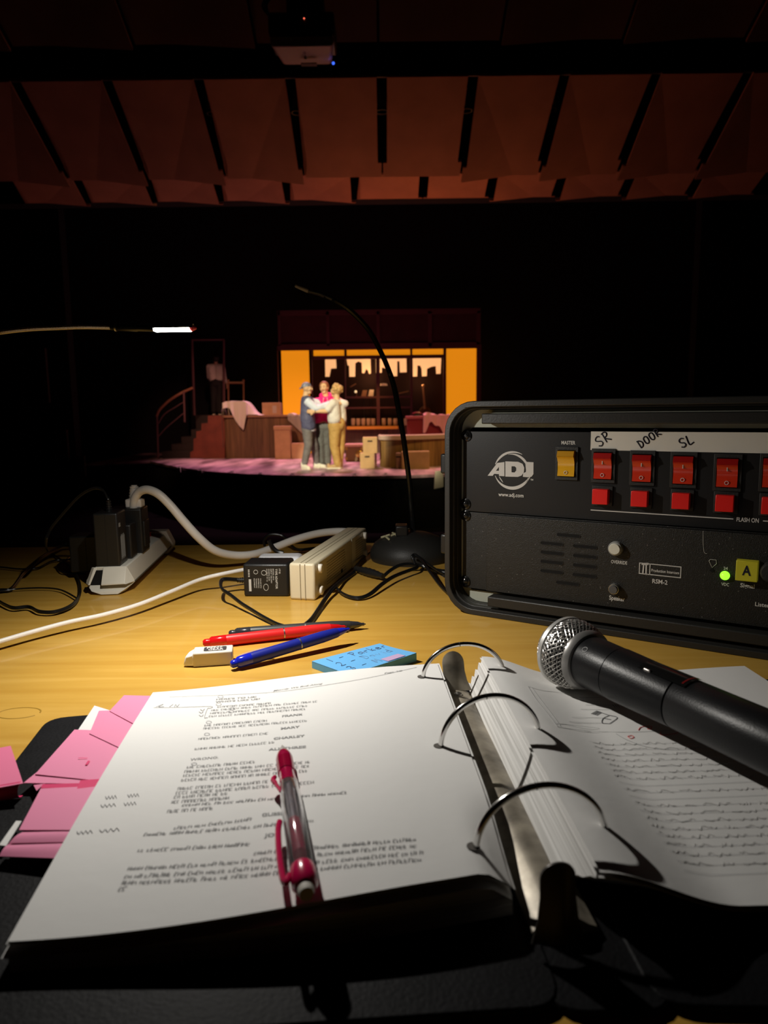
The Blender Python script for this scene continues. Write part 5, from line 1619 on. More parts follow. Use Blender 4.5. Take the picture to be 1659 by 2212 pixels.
obj('handle', MB().lathe([(.0180, .0483), (.0187, .049), (.0176, .090), (.0172, Lm * .62), (.0165, .0155 + Lm * .62 - .015)], bc, md, 48), HB, mic)
obj('battery_tube', MB().lathe([(.0168, 0), (.0172, .0006), (.0170, .09), (.0165, .120), (.0150, .124)], bc + md * (Lm * .62 + .001), md, 48), HB, mic)
# glossy display window on the upper side
tn = (Vector((0, 0, 1)) - md * md.z).normalized(); ts = md.cross(tn)
def shell(s, w, r): return bc + md * s + tn * math.cos(w) * r + ts * math.sin(w) * r
m = MB().grid(lambda u, v: shell(.062 + .050 * u, -.55 + 1.1 * v, .0180), 10, 12, 0)
obj('display_window', m, BLKG, mic)
m = MB()
for w in (-.06, .06): m.add([shell(.100 + .0 * i, w, .0182) for i in range(1)], [])
m.grid(lambda u, v: shell(.1085 + .0012 * u, -.35 + .8 * v, .0182), 2, 10)
obj('display_edge', m, M('dark_red_line', (.18, .01, .01), .3), mic)
m = MB().cap(shell(.080, .5, .0180), .0012, shell(.084, .5, .0180), .0012)
obj('power_button', m, STEEL, mic)
m = MB()
m.tube([shell(.028 + .0022 * math.cos(a), .75 + .10 * math.sin(a), .0190) for a in [2 * math.pi * k / 12 for k in range(13)]], .0003, 5)
obj('printed_mark', m, M('grey_print', (.32, .32, .32), .5), mic)
mm = MB()
for th0 in (-1.35,):
    put_text(mm, 'SM 58', lambda x, y: shell(.030 + y, th0 + x / .019, .01885), width=.014, size=.0042, bold=.01)
put_text(mm, 'SHURE', lambda x, y: shell(.070 + x, -.75 + y / .018, .01805), width=.016, size=.0042, bold=.01)
obj('lettering', mm, M('grey_print', (.32, .32, .32), .5), mic, smooth=False)
# ================================================================== STAGE SET
def B2(px0, py0, px1, py1, y, d, name, mat, parent, **k):
    """box whose front face fills the pixel rectangle at depth y"""
    p, q = D(px0, py0, y), D(px1, py1, y)
    return obj(name, MB().box(((p.x + q.x) / 2, y + d / 2, (p.z + q.z) / 2), (abs(q.x - p.x), d, abs(p.z - q.z))), mat, parent, **k)
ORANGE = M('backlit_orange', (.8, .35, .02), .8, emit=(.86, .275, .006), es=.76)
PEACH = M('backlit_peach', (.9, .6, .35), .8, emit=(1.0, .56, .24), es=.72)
MAROON = M('maroon_painted_frame', (.10, .028, .035), .6)
MAROOND = M('maroon_panel', (.055, .010, .012), .7, var=.2, vscale=3)
YW = 19.3
w0 = D(600, 1000, YW); w1 = D(1037, 672, YW)
t = thing('set_wall', 'tall maroon stage set wall with glowing orange panels and a windowed centre', 'stage set', ((w0.x + w1.x) / 2, YW, ZS))
B2(600, 672, 1037, 748, YW, .12, 'upper_panel', MAROOND, t)
for x in (603, 708, 817, 929, 1034): B2(x - 4, 672, x + 4, 748, YW - .05, .06, 'batten', MAROON, t)
B2(598, 671, 1038, 676, YW - .05, .06, 'top_rail', MAROON, t)
B2(600, 744, 1036, 752, YW - .05, .1, 'lintel', MAROON, t)
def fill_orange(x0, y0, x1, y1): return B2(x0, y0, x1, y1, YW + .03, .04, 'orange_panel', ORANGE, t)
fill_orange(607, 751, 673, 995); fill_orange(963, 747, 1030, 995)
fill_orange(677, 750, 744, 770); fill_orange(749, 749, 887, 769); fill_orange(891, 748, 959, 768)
for x0, x1, ya, yb in ((598, 607, 748, 1000), (673, 678, 748, 1000), (743, 750, 748, 1000), (886, 892, 748, 1000), (958, 964, 746, 1000), (1030, 1038, 744, 1000)):
    B2(x0, ya, x1, yb, YW - .06, .14, 'mullion', MAROON, t)
B2(676, 769, 960, 773, YW - .04, .10, 'transom', MAROON, t)
B2(812, 773, 821, 920, YW - .05, .08, 'mullion', MAROON, t)
for y0 in (856.5, 879.5): B2(748, y0, 890, y0 + 2.2, YW - .03, .04, 'window_rail', MAROON, t)
SILL = M('orange_sill', (.85, .36, .05), .6)
B2(749, 921.5, 860, 926.5, YW - .16, .16, 'window_sill', SILL, t)
DWOOD = boards('dark_red_boards', (.045, .014, .010), (.10, .035, .022), .13)
B2(678, 926, 964, 1000, YW - .02, .06, 'wainscot', DWOOD, t)
# skyline seen through the windows: peach backdrop strips cut like towers
YB = YW + .55
t = thing('skyline_backdrop', 'dark backdrop behind the set windows with pale peach skyline cutouts', 'backdrop', (D(818, 900, YB).x, YB, ZS))
B2(676, 772, 960, 1000, YB + .03, .04, 'dark_cloth', M('brown_black_cloth', (.020, .006, .004), .95), t)
k4 = 3.7705
def sky(pts):
    P = [D(620 + x / k4, 640 + y / k4, YB) for x, y in pts]
    m = MB().prism([[(p.x, p.z) for p in P]], lambda x, z, t_: (x, YB + .02 - t_, z), .02)
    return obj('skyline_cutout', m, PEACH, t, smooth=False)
sky([(310, 508), (398, 508), (402, 586), (358, 588), (345, 655), (312, 655)])
sky([(486, 512), (680, 506), (683, 628), (668, 632), (660, 605), (645, 590), (630, 626), (612, 626), (608, 540), (580, 530), (556, 545), (554, 655), (508, 655), (506, 565), (494, 562)])
sky([(722, 508), (740, 506), (740, 622), (724, 624)])
sky([(756, 506), (972, 503), (974, 618), (920, 620), (916, 528), (898, 528), (897, 650), (845, 650), (840, 592), (772, 580), (772, 622), (756, 622)])
sky([(1024, 504), (1256, 502), (1250, 630), (1216, 632), (1212, 568), (1180, 572), (1140, 590), (1138, 650), (1100, 652), (1096, 590), (1086, 565), (1062, 562), (1060, 652), (1026, 654)])
# band gear glimpsed through the windows
WARM = M('warm_sheet_music', (.85, .68, .5), .7)
YG = YW + .25
def wstand(px, py, lab, tilt):
    p = D(px, py, YG)
    t = thing('music_stand', lab, 'music stand', (p.x, YG, ZS), 0, 'music stands behind the set windows')
    obj('desk', MB().hexa([p + Vector((-.08, 0, -.09)), p + Vector((.06, 0, -.09)), p + Vector((.085, .05, .10)), p + Vector((-.03, .05, .10))], [p + Vector((-.08, .015, -.09)), p + Vector((.06, .015, -.09)), p + Vector((.085, .065, .10)), p + Vector((-.03, .065, .10))]), M('stand_brown', (.34, .16, .08), .6) if tilt else WARM, t)
    obj('pole', MB().cyl((p.x, YG + .03, ZS + .02), (p.x, YG + .03, p.z - .1), .012, n=8), BLK, t)
    obj('foot', MB().cyl((p.x, YG + .03, ZS), (p.x, YG + .03, ZS + .02), .05, n=12), BLK, t)
wstand(786, 851, 'left music stand glimpsed through the set window', 1); wstand(801, 850, 'right music stand with a pale sheet in the set window', 0)
for i, (a_, b_, c_) in enumerate((((756, 836), (769, 829), 'thin boom microphone stand behind the left window pane'), ((862, 850), (883, 845), 'thin boom microphone stand behind the right window pane'))):
    p, q = D(a_[0], a_[1], YG), D(b_[0], b_[1], YG)
    t = thing('microphone_stand', c_, 'microphone stand', (p.x, YG, ZS), 0)
    obj('boom', MB().cyl(p, q, .014, n=8), M('dull_brass', (.4, .25, .1), .4, .6), t)
    obj('pole', MB().cyl((p.x, YG, ZS), p, .012, n=8), BLK, t)
p = D(768.5, 846, YG); t = thing('work_light', 'small bright clip light glowing behind the left window pane', 'light', tuple(p))
obj('bulb', MB().sphere(p, .035, 12, 8), M('warm_bulb', (1, .8, .5), .4, emit=(1, .72, .38), es=.9), t)
obj('clip', MB().tube(catmull([p, p + Vector((.03, 0, -.06)), p + Vector((.01, 0, -.12))], 5), .010, 6), M('dull_brass', (.4, .25, .1), .4, .6), t)
p = D(829, 833, YW + .06); t = thing('hanging_lamp', 'flat tan lamp shade seen behind the middle window', 'lamp', tuple(p))
obj('shade', MB().lathe([(.10, 0), (.085, .05), (.02, .06)], p, (0, 0, 1), 20), M('tan_shade_fill_glow', (.6, .35, .2), .6, emit=(.7, .3, .14), es=.3), t)  # weak glow added to the shade as fill light
obj('cord', MB().cyl(p + Vector((0, 0, .05)), D(829, 748, YW + .03), .004, n=6), BLK, t)
p = D(918, 858, YG); t = thing('double_bass', 'dark double bass standing behind the right window pane', 'instrument', (p.x, YG + .1, ZS))
DB = M('bass_wood', (.09, .03, .012), .35)
obj('bass_body', MB().sphere((p.x, YG + .1, ZS + .60), 1, 20, 14, (.24, .08, .34)).sphere((p.x, YG + .1, ZS + .98), 1, 20, 14, (.19, .08, .26)), DB, t)
q0, q1 = Vector((p.x, YG + .05, ZS + 1.15)), D(914, 836, YG)
obj('neck', MB().tube([q0, q1], [.03, .022], 8), M('bass_neck', (.35, .18, .08), .35), t)
obj('scroll', MB().sphere(q1 + Vector((0, 0, .03)), .045, 12, 8), M('bass_neck', (.35, .18, .08), .35), t)
# row of hanging glasses under the window rail
GL = M('dim_glass', (.60, .42, .36), .25)
g0 = None
for i, px_ in enumerate((763, 774, 785, 796, 806, 829, 842, 854, 866, 877)):
    p = D(px_, 919, YW + .12)
    lab = ['first', 'second', 'third', 'fourth', 'fifth', 'sixth', 'seventh', 'eighth', 'ninth', 'tenth'][i] + ' upright pale jar from the left on the window ledge'
    if g0 is None:
        g0 = obj('glass_jar', MB().lathe([(.045, 0), (.055, .03), (.058, .15), (.050, .19), (.046, .19)], (0, 0, 0), (0, 0, 1), 16), GL, local=True)
        o = g0
    else:
        o = g0.copy(); COL.objects.link(o)
    o.location = p; tag(o, lab, 'jar', 'jars on the window ledge')
t = obj('window_ledge', MB().box((D(818, 920, YW + .12).x, YW + .14, D(818, 921, YW + .12).z - .02), (1.75, .22, .035)), MAROON)
tag(t, 'narrow maroon ledge under the jars inside the set window', 'ledge')

# ---- left counter with drape, boxes
BOARD = boards('brown_boards', (.075, .038, .018), (.19, .10, .048), .14)
BOARDY = boards('amber_boards', (.16, .085, .028), (.36, .20, .06), .14)
yc = 17.55
a = D(481, 900, yc); b_ = D(655, 900, yc + .25)
t = thing('bar_counter', 'curved brown boarded counter at stage left, half under a pale drape', 'counter', ((a.x + b_.x) / 2, yc + .5, ZS))
topz = D(520, 898, yc).z
front_pts = [(a.x + .02, yc + .25), (a.x + .10, yc + .02), (a.x + .9, yc), (b_.x, yc + .05)]
fp = [(Vector((x, y, 0))) for x, y in front_pts]
fp = catmull(fp, 5)
back = [(b_.x, yc + .75), (a.x + .02, yc + .75)]
prof2 = [(p.x, p.y) for p in fp] + back
obj('counter_body', MB().prism([prof2], lambda x, y, t_: (x, y, ZS + t_), topz - ZS - .04), BOARD, t)
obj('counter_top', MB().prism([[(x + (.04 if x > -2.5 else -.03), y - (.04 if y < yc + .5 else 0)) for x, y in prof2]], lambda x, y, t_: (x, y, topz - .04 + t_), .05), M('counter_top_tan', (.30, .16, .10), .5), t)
CLOTH = M('pale_drape', (.62, .55, .50), .85, bump=.3, bscale=40)
# cloth hump over something on the counter's left end, with a pointed corner hanging in front
cx0, cx1 = D(482, 880, yc).x, D(568, 890, yc).x
ytop = .33
def cloth(u, v):
    # u: left to right, v: back to front; a humped sheet whose front corner hangs in a point
    x = cx0 + u * (cx1 - cx0)
    ht = ytop * (1 if u < .52 else 1 - smooth01((u - .52) / .40)) * (.90 + .10 * smooth01(u / .1)) 
    zt_ = topz + .02 + ht
    if v < .55:
        y = yc + .62 - .64 * (v / .55)
        z = zt_ - ht * (1 - smooth01(v / .12))
        return (x, y, z + .010 * math.sin(u * 21 + v * 6))
    s_ = (v - .55) / .45
    tip = max(0, 1 - abs(u - .50) / (.30 if u < .5 else .10))
    left = smooth01((.22 - u) / .05) * .0
    low = topz + .03 if u > .60 else topz + .02 + ht * .55 * smooth01((.34 - u) / .2)
    ze = low - (.36 * tip if .2 < u < .62 else 0)
    ze = min(ze, zt_ - .01)
    y = yc - .06 - .03 * s_ - .022 * math.sin(u * 34) * s_
    if u > .62: y = yc - .01 - .05 * s_
    return (x, y, zt_ + (ze - zt_) * s_)
ob = thing('drape_cloth', 'pale dust sheet humped over the left end of the counter, one corner hanging', 'cloth', (a.x + .4, yc, topz))
obj('sheet', MB().grid(cloth, 40, 40, .008), CLOTH, ob)
def side(u, v):
    return (a.x - .045 - .02 * math.sin(u * 12), yc + .12 + .5 * u, topz + .30 * math.exp(-((u - .5) / .4) ** 2) * (1 - v) - v * (.75 - .2 * u))
obj('side_fold', MB().grid(side, 14, 14, .008), CLOTH, ob)
# cloth on the right end of the counter
def cloth2(u, v):
    x = D(622, 895, yc).x + u * .42
    y = yc + .6 - .66 * min(v / .5, 1)
    z = topz + .02 + .03 * math.sin(u * 9)
    if v > .5: z = topz + .02 - (v - .5) * 2 * (.12 + .42 * u); y = yc - .055 - .01 * math.sin(u * 20)
    return (x, y, z)
ob = obj('drape_cloth', MB().grid(cloth2, 20, 20, .008), CLOTH); tag(ob, 'pale cloth over the right end of the counter behind the man in navy', 'cloth')
CARD = M('cardboard', (.42, .24, .13), .8, bump=.2, bscale=60, var=.1, vscale=6)
CARDY = M('tan_cardboard', (.46, .29, .13), .8, bump=.2, bscale=60, var=.1, vscale=6)
def carton(label, x0, y0, x1, y1, y, d, mat=CARD, lid=0, group=None, handle=True, rot=0, tape=False, name='cardboard_box'):
    p, q = D(x0, y0, y), D(x1, y1, y); cx = (p.x + q.x) / 2; w = abs(q.x - p.x); zb = min(p.z, q.z)
    if zb < ZS + .15: zb = ZS
    h = max(p.z, q.z) - zb
    o = thing(name, label, 'box', (cx, y + d / 2, zb), rot, group)
    obj('box_body', MB().box((0, 0, h / 2), (w, d, h)), mat, o, local=True, bevel=.006)
    if lid: obj('lid', MB().box((0, 0, h - lid / 2 + .003), (w + .03, d + .03, lid)), mat, o, local=True, bevel=.006)
    if handle:
        obj('hand_hole', MB().prism([rrect(-.05, h * .72, .05, h * .72 + .03, .014, 4)], lambda x, z, t_: (x, -d / 2 - .001 - t_ - (.016 if lid else 0), z), .002), M('hole_dark', (.02, .01, .008), .9), o, local=True)
    else:
        obj('flap_seam', MB().box((0, 0, h + .0005), (w * .98, .008, .003)), M('hole_dark', (.02, .01, .008), .9), o, local=True)
    if tape: obj('label_patch', MB().box((.08, -d / 2 - .002, h * .45), (.10, .004, h * .6)), M('pale_patch', (.45, .36, .32), .7), o, local=True)
    return o
carton('red-brown carton with a pale taped patch on top of the left counter', 566, 870, 606, 896.5, yc + .25, .35, CARD, 0, tape=True, handle=False)
yb = yc - .42
carton('tall slim lidded box standing before the left counter', 592, 921, 628, 986, yb, .30, CARD, .09, handle=False)
carton('low wide box on the floor, half hidden behind the grey-trousered legs', 629, 958, 662, 985, yb + .02, .35, CARD, 0, handle=False)
# dark red base panel right of it
# ---- centre bench / low wall beneath the windows
# ---- right side: stacked boxes, chest, curved bar
yb2 = S(790, 1012).y
carton('lower handle-hole box of the two stacked right of the trio', 777.5, 979, 809, 1013, yb2, .34, CARDY)
zt = D(790, 979, yb2).z
carton('upper handle-hole box stacked on the lower one', 783.5, 945, 815, 979.3, yb2 + .02, .34, CARDY)
carton('open flap box edge beside the stack, lit amber', 809.5, 980, 813.5, 1000, yb2 + .30, .2, CARDY, handle=False)
yb3 = 16.0
tk = thing('storage_chest', 'brass-cornered chest with a pink-lit lid behind the stacked boxes', 'chest', (D(765, 990, yb3).x, yb3 + .25, ZS))
B2(746, 964, 784, 997, yb3, .5, 'chest_body', M('chest_brown', (.20, .11, .05), .5), tk, bevel=.02)
B2(744.5, 960, 786, 965, yb3 - .02, .54, 'chest_lid', M('chest_lid_tan', (.6, .35, .3), .6), tk, bevel=.01)
BR = M('worn_brass', (.55, .36, .10), .35, .8)
for x in (748, 781):
    for y in (969, 991): B2(x - 2.5, y - 3, x + 2.5, y + 3, yb3 - .012, .02, 'corner_plate', BR, tk)
p = D(776, 981, yb3)
obj('round_badge', MB().lathe([(.085, 0), (.085, .02), (.06, .035)], (p.x, yb3, p.z), (0, -1, 0), 20), BR, tk)
y4 = S(850, 1010).y
t = thing('curved_bar', 'low curved bar with vertical amber boards and a pale rounded top', 'counter', (D(880, 1000, y4).x, y4 + .5, ZS))
tz = D(860, 950, y4).z
xl_, xr_ = D(822, 1000, y4).x, D(975, 1000, y4).x
bp = catmull([Vector((xl_, y4 + .55, 0)), Vector((xl_ + .01, y4 + .12, 0)), Vector((xl_ + .28, y4 - .0, 0)), Vector((xl_ + .8, y4 + .05, 0)), Vector((xr_, y4 + .35, 0)), Vector((xr_ + .5, y4 + .8, 0))], 6)
inn = [(p.x, p.y + .42) for p in reversed(bp)]
obj('bar_front', MB().prism([[(p.x, p.y) for p in bp] + inn], lambda x, y, t_: (x, y, ZS + t_), tz - ZS), BOARDY, t)
bt = [(p.x - .03, p.y - .04) for p in bp] + [(x, y + .03) for x, y in inn]
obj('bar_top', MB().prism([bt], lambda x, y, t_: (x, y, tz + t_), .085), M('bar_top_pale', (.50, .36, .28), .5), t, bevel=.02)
carton('long low box on the floor in front of the curved bar', 868, 976, 928, 1012, y4 - .42, .30, CARDY, .0, handle=False)
carton('small dark end box left of the long one before the curved bar', 856, 979, 866, 1012, y4 - .36, .26, M('brown_card', (.20, .11, .06), .8), handle=True)
pz = D(797, 944, yb2)
# dark red cabinet behind the bar with a pink cloth
y5 = 16.9
t = thing('red_cabinet', 'dark red cabinet behind the curved bar, carrying a pink cloth', 'cabinet', (D(925, 920, y5).x, y5 + .3, ZS))
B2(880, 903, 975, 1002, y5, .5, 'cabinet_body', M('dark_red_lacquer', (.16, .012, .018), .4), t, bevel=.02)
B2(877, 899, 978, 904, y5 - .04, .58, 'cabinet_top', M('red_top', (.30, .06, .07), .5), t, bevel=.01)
c0_ = D(915, 900, y5)
def cloth3(u, v):
    x = c0_.x + u * .62 - .02 * v
    ed = .30 + .12 * math.sin(u * 7 + 2) + .05 * math.sin(u * 17)
    if v < .4: return (x, y5 + .35 - v / .4 * .42, c0_.z + .045 + .06 * math.exp(-((u - .2) / .16) ** 2) + .01 * math.sin(u * 20))
    return (x, y5 - .075 - .02 * math.sin(u * 22), c0_.z + .045 - (v - .4) / .6 * ed)
ob = obj('pink_cloth', MB().grid(cloth3, 24, 24, .008), M('pink_cloth_mat', (.62, .30, .33), .85)); tag(ob, 'crumpled pink cloth hanging over the dark red cabinet', 'cloth')
ph = D(901, 897, y5 + .05)
t = thing('desk_telephone', 'small dark telephone with pink glints on the red cabinet', 'telephone', (ph.x, y5 + .1, ph.z - .04))
obj('phone_body', MB().box((ph.x, y5 + .1, ph.z - .01), (.18, .14, .07), taper=.6), BLKG, t, bevel=.01)
obj('handset', MB().tube(catmull([(ph.x - .10, y5 + .08, ph.z + .03), (ph.x - .05, y5 + .08, ph.z + .06), (ph.x + .05, y5 + .08, ph.z + .06), (ph.x + .10, y5 + .08, ph.z + .03)], 5), .020, 8), M('phone_red', (.2, .02, .04), .3), t)
# pale prop at the stage edge by the case, below the apron
pw = [D(x, y, 12.4) for x, y in ((940, 1018), (957, 1016), (958, 1052), (938, 1056))]
ob = obj('pit_score', MB().hexa(pw, [p + Vector((0, .03, 0)) for p in pw]), M('lit_score', (.85, .78, .60), .7)); tag(ob, 'cream lit score page below the stage edge beside the rack case', 'score')

# ---- stairs, platform, rails, door frame on the left
y6 = 17.7
STAIRR = M('brick_red_side', (.17, .035, .022), .7, var=.2, vscale=5)
STAIRD = M('dark_tread', (.022, .012, .012), .7)
t = thing('stage_stairs', 'red-sided stage stairs climbing from the left up to the platform', 'stairs', (D(420, 990, y6).x, y6 + .6, ZS))
zp = D(455, 897, y6).z
sx0, sx1 = D(412, 980, y6).x, D(486, 980, y6).x
steps = [(411, 990), (411, 977), (418, 973), (418, 948), (424, 946), (424, 932), (435, 930), (435, 915), (449, 914), (449, 898), (486, 897), (486, 990)]
P = [D(x, y, y6) for x, y in steps]
obj('stair_side', MB().prism([[(p.x, max(p.z, ZS)) for p in P]], lambda x, z, t_: (x, y6 + .1 - t_, z), .1), STAIRR, t, smooth=False)
for k in range(6):
    f_ = k / 5
    xa = D(345 + 105 * f_, 980, y6).x; z = ZS + (zp - ZS) * (k + 1) / 6
    obj('step', MB().box(((xa + sx1) / 2, y6 + .75 + .03 * k, (ZS + z) / 2), (sx1 - xa, 1.2 - .04 * k, z - ZS)), STAIRD, t, bevel=.006)
t = thing('stage_platform', 'dark raised platform at the top of the stairs carrying the door frame', 'platform', (sx1, y6 + 1.4, ZS))
obj('deck', MB().box((D(485, 900, y6 + 1).x, y6 + 1.65, (ZS + zp) / 2), (1.6, 1.0, zp - ZS)), STAIRD, t, bevel=.01)
FRAME = M('purple_brown_frame', (.13, .055, .065), .6)
yd = y6 + 1.25
t = thing('door_frame', 'freestanding maroon door frame on the platform', 'door frame', (D(450, 898, yd).x, yd, zp))
p0_, p1_, p2_, p3_ = D(420, 899, yd), D(414.5, 734, yd), D(483, 733, yd), D(484, 895, yd)
obj('post', MB().tube([up(p0_, zp), p1_], .032, 4), FRAME, t, smooth=False)
obj('head', MB().tube([p1_, p2_], .032, 4), FRAME, t, smooth=False)
obj('post', MB().tube([p2_, up(p3_, zp)], .032, 4), FRAME, t, smooth=False)
t = thing('curved_handrail', 'curved wooden handrail with thin lower rails along the left of the stairs', 'handrail', (D(340, 980, y6 - .1).x, y6 + .1, ZS))
HR = M('handrail_wood', (.22, .09, .05), .45)
hp = [D(338, 900, y6), D(345, 885, y6), D(365, 866, y6), D(390, 850, y6), D(416, 838, y6 + .2)]
obj('top_rail', MB().tube(catmull(hp, 6), .032, 8), HR, t)
obj('newel', MB().cyl(up(D(340, 960, y6), ZS), D(339, 897, y6), .024, n=8), FRAME, t)
obj('baluster', MB().cyl(D(399, 912, y6), D(397, 846, y6), .022, n=8), FRAME, t)
obj('lower_rail', MB().tube(catmull([D(342, 915, y6), D(355, 895, y6), D(378, 880, y6), D(397, 868, y6)], 5), .011, 6), FRAME, t)
obj('lower_rail', MB().tube(catmull([D(343, 942, y6), D(358, 925, y6), D(378, 908, y6), D(397, 892, y6)], 5), .011, 6), FRAME, t)
t = thing('platform_railing', 'short railing with round knobs right of the platform figure', 'railing', (D(510, 895, yd).x, yd, zp))
obj('top_rail', MB().cyl(D(492, 827, yd), D(527, 827, yd), .030, n=8), HR, t)
for x in (493, 526):
    obj('post', MB().cyl(up(D(x, 870, yd), zp), D(x, 824, yd), .022, n=8), HR, t)
    obj('knob', MB().sphere(D(x, 822.5, yd), .036, 12, 8), HR, t)

# ================================================================== PEOPLE
SKIN = M('skin_warm', (.68, .42, .22), .55); SKIND = M('skin_shade', (.45, .28, .20), .55)
def pp(px, py, dy, y0=14.3): return D(px, py, y0 + dy)
def hand_caps(m, wrist, tip_dir, palm_n, s=1.0, curl=.5):
    """palm with four unequal bent fingers and a side thumb"""
    d = Vector(tip_dir).normalized(); n = Vector(palm_n); n = (n - d * n.dot(d)).normalized(); sd_ = d.cross(n)
    w = Vector(wrist)
    for k in (-1, 0, 1):
        m.cap(w + sd_ * .020 * k * s, .016 * s, w + d * .075 * s + sd_ * .026 * k * s, .014 * s, 10)
    for k, L_ in zip((-1.5, -.5, .5, 1.5), (.062, .078, .083, .070)):
        b0 = w + d * .080 * s + sd_ * .020 * k * s
        b1 = b0 + (d * (1 - curl * .4) + n * curl * .5).normalized() * L_ * .55 * s
        b2 = b1 + (d * (1 - curl) + n * curl).normalized() * L_ * .5 * s
        m.cap(b0, .0105 * s, b1, .0098 * s, 8); m.cap(b1, .0098 * s, b2, .0085 * s, 8)
    t0_ = w + d * .025 * s + sd_ * .028 * s
    t1_ = t0_ + (d * .6 + sd_ * .8).normalized() * .040 * s
    m.cap(t0_, .014 * s, t1_, .011 * s, 8); m.cap(t1_, .011 * s, t1_ + (d * .9 + n * .3).normalized() * .030 * s, .009 * s, 8)
def head_caps(m, c, fwd, r=.098, up_=(0, 0, 1)):
    """skull, jaw, nose, ears, brow and chin around centre c, looking along fwd"""
    f = Vector(fwd).normalized(); u = Vector(up_); u = (u - f * u.dot(f)).normalized(); s = f.cross(u)
    m.sphere(c + u * .018 - f * .012, r, 18, 12, (.84, 1.0, 1.0))
    m.cap(c + f * .030 + u * .01, r * .62, c + f * .040 - u * .070, r * .40)
    m.cap(c + f * .055 - u * .085 - s * .018, .026, c + f * .055 - u * .085 + s * .018, .026)   # chin
    m.cap(c + f * .088 + u * .012, .010, c + f * .108 - u * .022, .015)                          # nose
    for k in (-1, 1):
        m.cap(c + s * k * .014 + f * .090 + u * .026, .013, c + s * k * .045 + f * .078 + u * .026, .010)   # brow
        m.cap(c + s * k * .036 + f * .072 - u * .018, .022, c + s * k * .040 + f * .055 - u * .030, .022)   # cheek
        m.sphere(c + s * k * .083 - u * .008, .024, 10, 8, (.5, .6, 1.1))                       # ear
    return f, u, s
def face_parts(parent, c, f, u, s, brow=(.10, .06, .03), smile=True):
    EYE = M('eye_dark', (.03, .02, .015), .2); WH = M('eye_white', (.75, .72, .68), .3)
    for k in (-1, 1):
        e = obj('eye', MB().sphere(c + s * k * .030 + f * .082 + u * .008, .0105, 10, 8), WH, parent)
        obj('iris', MB().sphere(c + s * k * .030 + f * .0905 + u * .008, .0055, 8, 6), EYE, e)
        obj('eyebrow', MB().tube(catmull([c + s * k * .014 + f * .100 + u * .030, c + s * k * .030 + f * .099 + u * .036, c + s * k * .046 + f * .086 + u * .032], 3), .005, 6), M('brow_%d' % int(brow[0] * 1000), brow, .8), parent)
    pts = [c + s * .028 + f * .080 - u * .044, c + f * .096 - u * .056, c - s * .028 + f * .080 - u * .044] if smile else [c + s * .022 + f * .084 - u * .052, c + f * .094 - u * .052, c - s * .022 + f * .084 - u * .052]
    obj('mouth', MB().tube(catmull(pts, 4), .0055, 6), M('lips', (.42, .12, .10), .5), parent)
def limb(m, pts, rs, n=14):
    for i in range(len(pts) - 1): m.cap(pts[i], rs[i], pts[i + 1], rs[i + 1], n)
def shoe(parent, heel, toe_dir, mat, L_=.28, name='shoe'):
    d = Vector(toe_dir); d.z = 0; d.normalize(); h = Vector(heel); h.z = ZS; s = Vector((-d.y, d.x, 0))
    m = MB()
    m.cap(h + Vector((0, 0, .045)), .044, h + d * L_ * .35 + Vector((0, 0, .05)), .046)
    m.cap(h + d * L_ * .3 + Vector((0, 0, .045)), .045, h + d * (L_ - .07) + Vector((0, 0, .034)), .036)
    m.cap(h + Vector((0, 0, .07)), .046, h + Vector((0, 0, .11)), .048)
    o = blob(name, m, mat, parent, .012, 3)
    sole = MB().cap(h + Vector((0, 0, .012)), .045, h + d * (L_ - .06) + Vector((0, 0, .012)), .042)
    for v in sole.v: v.z = min(max(v.z, ZS), ZS + .024)
    obj('sole', sole, M('pale_sole', (.68, .62, .48), .6), o)
    return o
UP = Vector((0, 0, 1))

# --- A: left, navy jacket with white sleeves, patterned cap, grey trousers, facing right
yA = 14.22
A = thing('person', 'person in navy jacket with white sleeves and patterned cap, hugging from the left', 'person', tuple(up(pp(664, 1010, 0, yA), ZS)))
hc = pp(664, 839, 0, yA); fA = Vector((.93, -.30, -.02))
neck = pp(659, 858, 0, yA); chest = pp(664, 872, 0, yA); waist = pp(664, 905, 0, yA); pelv = pp(665, 925, 0, yA)
sl, sr = chest + Vector((-.04, .17, .06)), chest + Vector((.0, -.17, .06))
hl, hr = pelv + Vector((0, .09, -.02)), pelv + Vector((.0, -.09, -.02))
kl, kr = pp(679, 960, .10, yA), pp(666, 962, -.12, yA)
al, ar = pp(684, 1000, .18, yA), pp(658, 1001, -.12, yA)
al.z = ar.z = ZS + .09
elr = pp(684, 884, -.24, yA); wr = pp(722, 868, -.10, yA)             # near arm, across the middle person
ell = pp(690, 872, .25, yA); wl = pp(715, 880, .42, yA)
m = MB(); f, u, s = head_caps(m, hc, fA)
m.cap(hc - UP * .06 - fA * .02, .058, neck - UP * .05, .062)
for q in (.07, -.07): m.cap(chest + Vector((0, q, .02)), .105, pelv + Vector((0, q * .8, 0)), .10)
limb(m, [sr, elr, wr], [.058, .045, .030]); limb(m, [sl, ell, wl], [.058, .045, .030])
limb(m, [hr, kr, ar], [.088, .058, .040]); limb(m, [hl, kl, al], [.088, .058, .040])
hand_caps(m, wr, (1, .05, -.15), (0, .6, -.6)); hand_caps(m, wl, (1, -.1, -.1), (0, -1, 0))
blob('body', m, SKIN, A, .010, 3)
face_parts(A, hc, f, u, s)
NAVY = M('navy_jacket', (.085, .085, .15), .6, bump=.9, bscale=7, bdist=.05)
m = MB()
for q in (.09, -.09): m.cap(chest + Vector((0, q, .035)), .125, waist + Vector((0, q, 0)), .135); m.cap(waist + Vector((.01, q, 0)), .138, pelv + Vector((.02, q * .9, .05)), .142)
